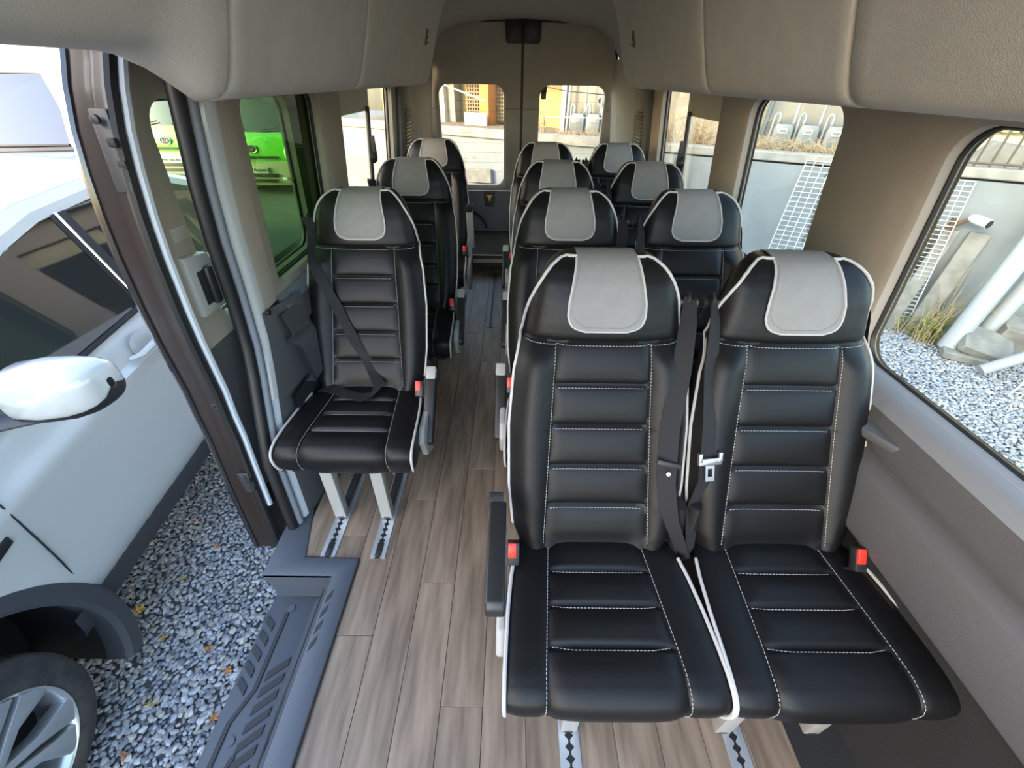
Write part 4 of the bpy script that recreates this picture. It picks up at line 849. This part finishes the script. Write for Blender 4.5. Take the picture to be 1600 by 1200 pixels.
b = MB(); b.grid([[A, A.lerp(B, .5), B+Vector((.04, 0, 0))], [A+Vector((0, -.25, -.03)), A.lerp(B, .5)+Vector((.05, -.28, -.02)), B+Vector((.05, -.2, -.04))], [A+Vector((.1, -.9, -.14)), A.lerp(B, .5)+Vector((.1, -.95, -.12)), B+Vector((.08, -.75, -.16))], [A+Vector((.1, -1.05, -.35)), A.lerp(B, .5)+Vector((.1, -1.1, -.33)), B+Vector((.05, -.9, -.37))], [A+Vector((.1, -1.05, -1.4)), A.lerp(B, .5)+Vector((.1, -1.1, -1.4)), B+Vector((.0, -.9, -1.4))]]); b.build('hood', 'car_white', v2)
b = MB(); b.grid([[B+Vector((.05, -.75, -.16)), B+Vector((.05, 0, 0)), Cc+Vector((.05, .05, .03)), Cc+Vector((-2.1, 2.4, .1))], [B+Vector((.12, -.75, -.5)), B+Vector((.14, 0, -.4)), B+Vector((-.35, .7, -.4)), B+Vector((-2.3, 2.7, -.4))], [B+Vector((.1, -.75, -1.4)), B+Vector((.1, 0, -1.4)), B+Vector((-.35, .7, -1.4)), B+Vector((-2.3, 2.7, -1.4))]]); b.build('body_side', 'car_white', v2)
b = MB(); b.tube([A.lerp(B, .1)+Vector((0, -.02, .02)), A.lerp(B, .55)+Vector((0, -.015, .035)), A.lerp(B, .97)+Vector((0, -.01, .03))], .012, 6); b.build('wiper', 'rubber', v2)
b = MB(); b.tube([A.lerp(B, .0)+Vector((0, -.03, .0)), A.lerp(B, 1)+Vector((0, -.03, .0))], .025, 6); b.build('cowl', 'cladding', v2)
# ------------------------------------------------------------------ green trucks far behind
mat('truck_green', (.10, .52, .02), .3, coat=.6); mat('cream', (.40, .39, .28), .45); mat('lamp_lens', (.75, .77, .78), .1, spec=.8); mat('ink', (.03, .03, .03), .6); mat('plate_white', (.50, .50, .46), .5)
def text(body, size, m, parent, loc, name='lettering', ext=.004):
    c = bpy.data.curves.new(name, 'FONT'); c.body = body; c.size = size; c.align_x = 'CENTER'; c.align_y = 'CENTER'; c.extrude = ext; c.materials.append(MAT[m])
    o = bpy.data.objects.new(name, c); me = bpy.data.meshes.new_from_object(o); bpy.data.objects.remove(o); me.materials.clear(); me.materials.append(MAT[m]); o = bpy.data.objects.new(name, me); COL.objects.link(o); o.parent = parent; o.rotation_euler = (pi/2, 0, 0); o.location = Vector(loc)-parent.location; return o
def truck(cx, y, label):
    t = empty('green_truck', (cx, y, G)); tag(t, label, 'truck', 'green trucks parked behind'); W = .87
    S = [(y-.02, -.32), (y-.06, .0), (y-.03, .30), (y+.05, .47)]
    b = MB(); b.grid([[(cx+W*sx, yy+.06*sx*sx, z) for sx in np.linspace(-1, 1, 9)] for yy, z in S]); b.build('front_panel', 'truck_green', t)
    b = MB(); b.grid([[(cx+W*(1-.1*k)*sx, y+.05+.45*k+.06*sx*sx, .47+.78*k) for sx in np.linspace(-1, 1, 9)] for k in (0, .5, 1)]); b.build('windscreen', 'car_glass', t)
    b = MB(); b.grid([[(cx+W*.9*sx, y+.5+yy, 1.25+zz) for sx in (-1, -.5, 0, .5, 1)] for yy, zz in ((0, 0), (.15, .08), (1.2, .1))]); b.build('cab_roof', 'truck_green', t)
    for s in (-1, 1):
        b = MB(); b.tube([(cx+s*W*.99, y+.09, .47), (cx+s*W*.90, y+.56, 1.25)], .04, 6); b.build('cab_pillar', 'truck_green', t)
        b = MB(); b.grid([[(cx+s*W, y+.06, z), (cx+s*W, y+1.3, z)] for z in (-.45, .1, .5)]); b.build('cab_door', 'truck_green', t)
        b = MB(); b.add([(cx+s*W, y+.12, .5), (cx+s*W, y+1.3, .5), (cx+s*W*.91, y+1.3, 1.25), (cx+s*W*.91, y+.58, 1.25)], [(0, 1, 2, 3)]); b.build('side_window', 'car_glass', t)
        b = MB(); b.prism([(cx+s*.87, 0, .34), (cx+s*.80, 0, .36), (cx+s*.68, 0, .10), (cx+s*.69, 0, .0), (cx+s*.88, 0, -.02)], (0, y-.05, 0), (0, y+.1, 0)); b.build('headlight', 'lamp_lens', t, bevel=.01)
        b = MB(); b.tube([(cx+s*.85, y+.05, .6), (cx+s*1.05, y-.05, .72), (cx+s*1.06, y-.05, .95)], .02, 6); b.box((cx+s*1.06, y-.05, .80), (.14, .06, .28)); b.build('wing_mirror', 'rubber', t)
        b = MB().lathe((cx+s*.72, y+.55, G+.30), (s, 0, 0), [(0, -.1), (.3, -.1), (.3, .1), (.18, .1), (0, .06)], 20); b.build('wheel', 'tyre', t)
        b = MB(); b.box((cx+s*.62, y-.17, -.40), (.10, .04, .06)); b.build('fog_lamp', 'lamp_lens', t, bevel=.01)
    b = MB(); b.grid([[(cx+.90*sx, yy+.10*sx*sx, z) for sx in np.linspace(-1, 1, 9)] for yy, z in ((y+.2, -.56), (y-.10, -.56), (y-.16, -.48), (y-.15, -.10), (y-.07, -.07), (y, -.06))]); b.build('bumper', 'cream', t)
    b = MB(); b.box((cx, y-.055, .0), (1.05, .06, .05)); b.build('upper_grille', 'rubber', t)
    for z, w in ((-.34, .95), (-.45, .85)): MB().box((cx, y-.165, z), (w, .03, .07)).build('lower_grille', 'rubber', t, bevel=.005)
    pl_ = MB().box((cx, y-.18, -.235), (.60, .02, .13)).build('plate', 'plate_white', t, bevel=.004)
    text('GREEN TRADING', .075, 'ink', t, (cx, y-.193, -.235))
    b = MB(); b.lathe((cx, y-.075, .165), (0, -1, 0), [(0, 0), (.085, 0), (.085, .012), (0, .014)], 24); e = b.build('emblem', 'ink', t); e.scale.x = 1.55; e.location.x = 0
    for v in e.data.vertices: pass
    b = MB(); b.tube([(cx+.125*cos(a), y-.09, .165+.08*sin(a)) for a in np.linspace(0, 2*pi, 25)[:-1]], .009, 6, closed=True); b.build('emblem_ring', 'chrome', t)
    text('KIA', .10, 'chrome', t, (cx, y-.093, .165))
    for s in (-.45, .25): MB().tube([(cx+s, y+.02, .50), (cx+s+.35, y+.05, .56)], .012, 5).build('wiper', 'rubber', t)
    b = MB(); b.box((cx, y+3.2, .55), (1.75, 3.4, 1.7)); b.build('cargo_box', 'cream', t, bevel=.02)
    return t
truck(-5.82, 10.4, 'bright green truck with a cream bumper and name plate, seen through the dark tinted window')
truck(-8.5, 11.6, 'green truck beside the name-plate truck, seen through the sliding door window')
# ------------------------------------------------------------------ boundary wall, running obliquely behind the van (s along it, n behind it)
WO = Vector((2.0, 5.8, 0)); WE = Vector((.859, -.511, 0)); WN = Vector((.511, .859, 0)); ROT = Matrix(((WE.x, WN.x, 0), (WE.y, WN.y, 0), (0, 0, 1)))
def W(s, n, z): p = WO+WE*s+WN*n; return Vector((p.x, p.y, z))
def wbox(mb, s0, s1, n0, n1, z0, z1): return mb.box(W((s0+s1)/2, (n0+n1)/2, (z0+z1)/2), (s1-s0, n1-n0, z1-z0), ROT)
mat('concrete', (.235, .262, .268), .85, bump=.5, bscale=25, var=.16, vscale=2.2); mat('concrete_old', (.30, .295, .265), .9, bump=.8, bscale=30, var=.3, vscale=6); mat('crack', (.12, .12, .11), .95)
mat('render_beige', (.235, .222, .185), .9, bump=.3, bscale=40, var=.08, vscale=1.5); mat('render_yellow', (.34, .265, .115), .9, var=.12, vscale=2); mat('brown_lattice', (.22, .17, .11), .8, var=.4, vscale=30)
mat('orange', (.48, .17, .04), .8, var=.15, vscale=4); mat('meter_grey', (.15, .172, .178), .45, metal=.1); mat('pipe_grey', (.24, .27, .285), .4); mat('pvc', (.33, .355, .365), .35); mat('board_white', (.46, .49, .48), .6)
mat('wire_white', (.50, .52, .515), .4); mat('iron', (.09, .075, .055), .6); mat('dry_stem', (.36, .28, .17), .9); mat('weed_green', (.26, .34, .05), .7, var=.3, vscale=20); mat('rubble', (.26, .255, .225), .95, bump=.9, bscale=30, var=.3, vscale=9)
mat('stain', (.20, .20, .18), .95); mat('plank_brown', (.16, .10, .06), .9, var=.4, vscale=20)
cw = empty('concrete_wall', tuple(W(-2, .1, G))); tag(cw, 'long pale concrete boundary wall with a coping running behind the van', 'wall')
b = MB(); wbox(b, -7, 7, 0, .14, G-.1, .745); b.build('wall_face', 'concrete', cw, smooth=False)
b = MB(); wbox(b, -7, -.8, -.035, .19, .745, .855); wbox(b, -.8, 7, -.02, .17, .765, .855); b.build('coping', 'concrete_old', cw, bevel=.01, seg=1)
rnd = random.Random(5)
def crack(s, z0, z1, w, slant=0.):
    pts = []; z = z1
    while z > z0: pts.append((s+slant*(z1-z)+rnd.uniform(-w, w)*.5, z)); z -= rnd.uniform(.02, .05)
    V = [W(a-w*rnd.uniform(.3, .6), -.004, z) for a, z in pts]+[W(a+w*rnd.uniform(.3, .6), -.004, z) for a, z in pts[::-1]]; b = MB(); b.add(V, [tuple(range(len(V)))]); b.build('crack', 'crack', cw, smooth=False)
crack(1.58, -.1, .80, .035, .06); crack(-2.2, .2, .8, .012, .1); crack(-.05, .1, .72, .02, -.1); crack(2.72, -.7, .30, .05, .05); crack(1.45, -.55, -.25, .06, -.05)
for k in range(14):
    s, z = rnd.choice([(.9, -.2), (1.1, -.15), (1.2, -.28), (-3.2, .45), (-2.9, .5)]); s += rnd.uniform(-.15, .15); z += rnd.uniform(-.1, .1)
    r = rnd.uniform(.008, .03); V = [W(s+r*cos(a)*rnd.uniform(.6, 1.6), -.003, z+r*sin(a)*rnd.uniform(.5, 1)) for a in np.linspace(0, 2*pi, 9)[:-1]]; MB().add(V, [tuple(range(8))]).build('stain', 'stain', cw, smooth=False)
# terrace and building behind the wall
b = MB(); wbox(b, -7, 9, .14, 2.2, .5, .76); ter = tag(b.build('terrace', 'soil', smooth=False), 'brown soil terrace behind the concrete wall', kind='structure')
bl = empty('meter_building', tuple(W(1, 1.4, .7))); tag(bl, 'grey-beige rendered building with gas meters behind the wall', 'building')
b = MB(); wbox(b, -2.22, 1.95, 1.32, 1.6, .6, 6.0); b.build('wall_face', 'render_beige', bl, smooth=False)  # unseen upper part made tall to cut sky light on the yard
b = MB(); wbox(b, -2.26, -2.18, 1.24, 1.6, .6, 2.3); b.build('corner_strip', 'pipe_grey', bl)
MB().lathe(W(-1.62, 1.318, 1.215), -WN, [(.055, 0), (.055, .02), (.042, .022), (.04, .004)], 20).build('flue_ring', 'pvc', bl); MB().lathe(W(-1.62, 1.317, 1.215), -WN, [(.042, .006), (0, .006)], 20).build('flue_hole', 'ink', bl)
yb = empty('yellow_building', tuple(W(-4.5, 1.8, .7))); tag(yb, 'ochre yellow building with brown lattice and orange column seen through the left rear window', 'building')
b = MB(); wbox(b, -7, -2.26, 2.0, 2.3, .6, 2.6); b.build('wall_face', 'render_yellow', yb, smooth=False)
b = MB(); wbox(b, -5.30, -4.98, 1.65, 2.0, .6, 2.4); b.build('pier', 'cream', yb); b = MB(); wbox(b, -4.98, -4.80, 1.75, 2.0, .6, 2.4); b.build('pier', 'render_beige', yb)
b = MB(); wbox(b, -4.12, -3.92, 1.62, 1.95, .6, 2.4); b.build('orange_column', 'orange', yb)
for s0, s1 in ((-4.62, -4.14), (-3.90, -3.3), (-6.8, -5.6)):
    lt = MB(); wbox(lt, s0, s1, 1.90, 1.99, .8, 1.5); l_ = lt.build('lattice_panel', 'plank_brown', yb)
    for k in range(int((s1-s0)/.06)): q = MB(); wbox(q, s0+.02+k*.06, s0+.045+k*.06, 1.875, 1.90, .8, 1.5); q.build('lattice_bar', 'brown_lattice', l_)
    for k in range(11): q = MB(); wbox(q, s0, s1, 1.862, 1.876, .83+k*.06, .85+k*.06); q.build('lattice_bar', 'brown_lattice', l_)
b = MB(); wbox(b, -5.6, -2.3, 1.55, 1.62, 1.44, 1.56); b.build('eave_beam', 'cream', yb)
bd = MB(); wbox(bd, -4.36, -3.86, 1.45, 1.50, .76, .96); tag(bd.build('white_board', 'board_white', bevel=.006), 'white board standing on the terrace in front of the orange column', 'board')
cb = MB(); cb.tube([W(-5.0, .9, 1.55), W(-4.2, .9, 1.34), W(-3.5, .9, 1.17)], .012, 6); tag(cb.build('cable', 'wire_white'), 'white cable slanting across the left rear window view', 'cable', 'cables behind the wall')
cb = MB(); cb.tube([W(-2.7, .8, 1.44), W(-2.0, .8, 1.34), W(-1.2, .8, 1.30)], .008, 6); tag(cb.build('cable', 'ink'), 'black cable sagging above the gas meters in the right rear window', 'cable', 'cables behind the wall')
cb = MB(); cb.tube([W(-2.9, .6, 1.03), W(-2.2, .6, 1.02), W(-1.2, .6, 1.04)], .007, 6); tag(cb.build('cable', 'wire_white'), 'thin white cable level with the tops of the gas meters', 'cable', 'cables behind the wall')
def meter(s, label, w=.225, h=.29):
    t = empty('gas_meter', tuple(W(s, 1.15, .76))); tag(t, label, 'gas meter', 'gas meters on the building wall'); z0 = .765
    P = [(-.5, .22), (-.40, .06), (-.2, 0), (.2, 0), (.40, .06), (.5, .22), (.5, .82), (.40, 1), (-.40, 1), (-.5, .82)]
    b = MB().prism([W(s+x*w, 0, z0+z*h) for x, z in P], WN*1.08, WN*1.24); bo = b.build('meter_body', 'meter_grey', t, bevel=.015)
    b = MB().prism([W(s+x*w, 0, z0+z*h) for x, z in ((-.21, .64), (.21, .64), (.21, .84), (-.21, .84))], WN*1.068, WN*1.085); b.build('dial_frame', 'plate_white', bo, bevel=.004)
    b = MB().prism([W(s+x*w, 0, z0+z*h) for x, z in ((-.16, .69), (.16, .69), (.16, .79), (-.16, .79))], WN*1.064, WN*1.07); b.build('dial_window', 'meter_grey', bo)
    for x in (-.36, .40):
        zt = 1.16 if x < 0 else 1.9; path = [W(s+x*w, 1.15, z0+h*.95), W(s+x*w, 1.15, zt-.03)]
        if x < 0: path += [W(s+x*w-.01, 1.15, zt), W(s+x*w-.035, 1.15, zt+.01), W(s+x*w-.06, 1.15, zt-.02), W(s+x*w-.062, 1.15, .76)]
        MB().tube(path, .017, 8).build('gas_pipe', 'pipe_grey', t)
        MB().lathe(W(s+x*w, 1.15, z0+h*.96), (0, 0, 1), [(.026, 0), (.026, .03), (.018, .03)], 10).build('pipe_union', 'meter_grey', t)
for s, lab in ((.985, 'gas meter farthest back in the middle right window'), (1.27, 'gas meter in the centre of the middle right window view'), (1.57, 'gas meter cut off by the tan pillar in the middle right window'), (-1.89, 'leftmost gas meter in the right rear door window'), (-1.63, 'middle gas meter in the right rear door window'), (-1.37, 'rightmost gas meter in the right rear door window')): meter(s, lab)
for s, n, r, m, lab in ((.62, 1.05, .05, 'pipe_grey', 'pale blue-grey downpipe left of the gas meters in the middle right window'), (.76, 1.2, .03, 'meter_grey', 'dark grey pipe close beside the gas meters in the middle right window'), (-2.10, 1.2, .022, 'pvc', 'white upright pipe left of the gas meters in the right rear window')):
    tag(MB().tube([W(s-.02, n, .7), W(s, n, 1.3), W(s+.02, n, 2.2)], r, 12).build('downpipe', m), lab, 'pipe', 'pipes on the meter building')
# dry brush on the terrace
def brush(s0, s1, n, k, h, label, m='dry_stem', lean=.25, n1=None, z=.75):
    b = MB(); r = random.Random(hash(label) % 1000 if False else len(label))
    for i in range(k):
        s = r.uniform(s0, s1); nn = n+r.uniform(-.12, .12); hh = h*r.uniform(.4, 1.1); dx, dn_ = r.gauss(0, lean)*hh*1.6, r.gauss(0, lean)*hh
        p0, p1, p2 = W(s, nn, z), W(s+dx*.4, nn+dn_*.4, z+hh*.6), W(s+dx, nn+dn_, z+hh); b.tube([p0, p1, p2], [.006, .0045, .002], 4)
        for j in range(2): t = r.uniform(.3, .9); q = p0.lerp(p2, t); b.tube([q, q+WE*r.uniform(-.1, .1)+Vector((0, 0, r.uniform(.02, .10)))], .0025, 3)
    return tag(b.build('dry_brush', m, smooth=False), label, 'brush', 'dry brush on the terrace')
brush(.45, 1.7, .55, 150, .20, 'tangle of dry stems at the foot of the meters in the middle right window', lean=.9); brush(-1.95, -1.0, .5, 120, .12, 'low dry brush below the meters in the right rear window', lean=.9)
brush(-2.6, -2.15, .55, 40, .50, 'tall pale dry bush left of the meters in the right rear window'); brush(-.6, .3, .5, 120, .42, 'dark dry brush above the wall in the sliding vent window', lean=.5)
# iron fence on the wall, pale building beyond
fe = empty('iron_fence', tuple(W(4, .07, .855))); tag(fe, 'thin dark iron fence on top of the wall in the front right window', 'fence')
for k in range(34):
    s = 2.28+k*.11; MB().tube([W(s, .07, .845), W(s, .07, 1.75)], .010, 6).build('fence_bar', 'iron', fe)
MB().tube([W(2.2, .07, .885), W(6.2, .07, .885)], .012, 6).build('fence_rail', 'iron', fe); MB().tube([W(2.2, .07, 1.70), W(6.2, .07, 1.70)], .012, 6).build('fence_rail', 'iron', fe)
pb = empty('pale_building', tuple(W(5, 3, .7))); tag(pb, 'pale yellow building with slatted panels behind the iron fence', 'building')
b = MB(); wbox(b, 2.0, 9, 2.6, 3.0, .5, 6.5); b.build('wall_face', 'cream', pb, smooth=False)  # raised beyond view to dim the sky light reaching wall and gravel
for k in range(26): b = MB(); wbox(b, 3.3+k*.10, 3.36+k*.10, 2.50, 2.6, 1.0, 2.6); b.build('slat', 'render_yellow' if k % 3 else 'brown_lattice', pb)
b = MB(); wbox(b, 2.0, 2.9, 1.0, 1.4, .74, 1.02); b.build('step_block', 'concrete_old', pb, bevel=.01); b = MB(); b.prism([W(2.75, 0, .75), W(3.9, 0, .75), W(3.55, 0, .95), W(2.95, 0, 1.02)], WN*.5, WN*.9); b.build('ramp_block', 'rubble', pb, bevel=.01)
# wire panels leaning on the wall
def wire_panel(sT, sB, w, zT, zB, nT, nB, rows, cols, label):
    t = empty('wire_panel', tuple(W(sB+w/2, nB, zB))); tag(t, label, 'wire panel', 'white wire grid panels'); P = lambda u, v: W(sB+(sT-sB)*v+w*u, nB+(nT-nB)*v, zB+(zT-zB)*v)
    for i in range(rows): v = i/(rows-1); MB().tube([P(0, v), P(1, v)], .0045, 5).build('wire', 'wire_white', t)
    for i in range(cols): u = i/(cols-1); MB().tube([P(u, 0), P(u, 1)], .0055 if i in (0, cols-1) else .0045, 5).build('wire', 'wire_white', t)
wire_panel(1.34, 1.26, .33, .80, G+.01, -.03, -.42, 32, 5, 'white wire grid panel leaning on the wall in the middle right window')
wire_panel(2.47, 2.58, .31, .74, G+.01, -.03, -.22, 34, 5, 'white wire grid panel leaning on the wall in the front right window')
wire_panel(3.75, 3.50, .5, -.35, G+.02, -.9, -1.30, 12, 8, 'white wire rack lying by the pipes at the right edge')
# camera on the wall
sc = empty('security_camera', tuple(W(2.95, -.1, .44))); tag(sc, 'white security camera on a rusty bracket fixed to the wall', 'camera')
b = MB().tube([W(2.78, -.01, .30), W(2.83, -.05, .36), W(2.88, -.09, .42)], .022, 6); b.box(W(2.80, -.03, .34), (.05, .05, .12), ROT); b.build('bracket', 'plank_brown', sc)
b = MB().tube([W(2.88, -.10, .44), W(2.92, -.14, .435), W(3.0, -.22, .42)], [.03, .045, .045], 12); b.build('housing', 'board_white', sc, angle=50); MB().lathe(W(3.0, -.22, .42), (W(3.0, -.22, .42)-W(2.92, -.14, .435)), [(.036, -.002), (.036, .006), (0, .008)], 14).build('lens_cover', 'ink', sc)
# pipes, planks and rubble at the foot of the wall
tag(MB().tube([W(3.18, -.60, -.70), W(3.30, -.38, .25), W(3.42, -.16, 1.2)], .085, 18).build('leaning_pipe', 'pvc', angle=50), 'thick white pipe leaning against the wall in the front right window', 'pipe', 'white pipes by the wall')
tag(MB().tube([W(3.42, -.40, -.72), W(3.52, -.30, .1), W(3.62, -.2, 1.0)], .07, 18).build('leaning_pipe', 'pvc', angle=50), 'second white pipe leaning behind the thick one', 'pipe', 'white pipes by the wall')
tag(MB().tube([W(3.36, -.98, -.69), W(3.55, -.9, -.55), W(4.1, -.7, -.1)], .05, 16).build('leaning_pipe', 'pvc', angle=50), 'short white pipe lying low at the right edge', 'pipe', 'white pipes by the wall')
for s, n, z, d, rx, lab in ((3.42, -.60, -.58, (.42, .30, .10), .5, 'tilted concrete slab behind the leaning white pipe'), (3.30, -.62, -.70, (.36, .30, .08), .1, 'flat concrete slab on the gravel below the tilted slab'), (3.75, -.35, -.55, (.5, .3, .3), .2, 'concrete block behind the pipes at the right edge')):
    tag(MB().box(W(s, n, z), d, ROT @ Matrix.Rotation(rx, 3, 'X') @ Matrix.Rotation(rx*.5, 3, 'Y')).build('concrete_slab', 'rubble', bevel=.012, seg=1), lab, 'slab', 'broken concrete pieces')
tag(MB().box(W(-3.07, -.05, .22), (.60, .06, .20), ROT @ Matrix.Rotation(-.06, 3, 'Y')).build('concrete_slab', 'rubble', bevel=.006, seg=1), 'grey board leaning on the sunlit wall in the left rear window', 'slab', 'broken concrete pieces')
tag(MB().box(W(-3.07, -.09, .05), (.10, .06, 1.7), ROT).build('post', 'rubble') if False else MB().box(W(-3.07, -.09, -.32), (.5, .08, .86), ROT).build('stone_block', 'rubble', bevel=.01, seg=1), 'stone block below the grey board on the rear wall', 'block')
for s0, s1, n0, lab in ((2.66, 2.78, -.12, 'grey plank leaning behind the front wire panel'), (2.86, 3.02, -.15, 'weathered plank leaning beside the wire panel'), (2.52, 2.60, -.10, 'brown plank half hidden by the front wire panel')):
    tag(MB().prism([W(s0+.10, -.02, .30), W(s1+.10, -.02, .30), W(s1, n0-.12, G), W(s0, n0-.12, G)], (0, 0, 0), WN*-.03).build('leaning_plank', 'rubble' if 'brown' not in lab else 'plank_brown'), lab, 'plank', 'planks leaning on the wall')
def weeds(s, n, k, h, label, seed):
    r = random.Random(seed); t = empty('weed_clump', tuple(W(s, n, G))); tag(t, label, 'weeds', 'weeds at the foot of the wall'); b = MB(); l = MB()
    for i in range(k):
        a = r.uniform(0, 6.28); hh = h*r.uniform(.35, 1.1); sp = r.uniform(.05, .45)*hh; p0 = W(s+r.uniform(-.10, .10), n+r.uniform(-.08, .08), G); p2 = p0+Vector((cos(a)*sp, sin(a)*sp, hh)); p1 = p0.lerp(p2, .5)+Vector((0, 0, hh*.1)); b.tube([p0, p1, p2], [.005, .004, .0015], 4)
        for j in range(5):
            t_ = r.uniform(.1, .7); q = p0.lerp(p2, t_); d = Vector((r.uniform(-1, 1), r.uniform(-1, 1), r.uniform(-.1, .6))).normalized()*r.uniform(.03, .07); sd_ = d.cross(Vector((0, 0, 1))).normalized()*.012
            l.add([q, q+d*.5+sd_, q+d, q+d*.5-sd_], [(0, 1, 2, 3)])
    b.build('stems', 'dry_stem', t, smooth=False); l.build('leaves', 'weed_green', t, smooth=False)
weeds(3.02, -.42, 34, .42, 'green and straw weed clump left of the leaning white pipe', 1); weeds(3.12, -.25, 26, .75, 'tall dry weed stems rising against the wall', 2); weeds(2.88, -.3, 14, .30, 'small weed tuft beside the wire panel foot', 3); weeds(3.45, -.25, 20, .6, 'dry weeds behind the leaning pipe', 4)
# house added out of view on the left, only to shade the van's doorway
hs = empty('added_shade_house', (-8.0, -4.0, G)); tag(hs, 'unseen brick house added left of the yard to shade the van doorway', 'house'); mat('brick', (.32, .17, .11), .9, var=.3, vscale=15)
b = MB().box((-8.2, -4.5, 2.2), (3.2, 10.4, 5.9)); b.build('shade_house_wall', 'brick', hs); b = MB().prism([(-6.3, 0, 5.14), (-8.2, 0, 6.4), (-10.1, 0, 5.14)], (0, -10, 0), (0, .75, 0)); b.build('roof', 'rubble', hs)
for k in range(4):
    w_ = MB().box((-6.58, -7.6+k*2.4, 1.7), (.08, 1.2, 1.3)).build('shade_house_window', 'board_white', hs); MB().box((-6.54, -7.6+k*2.4, 1.7), (.06, 1.05, 1.15)).build('shade_house_pane', 'car_glass', w_)
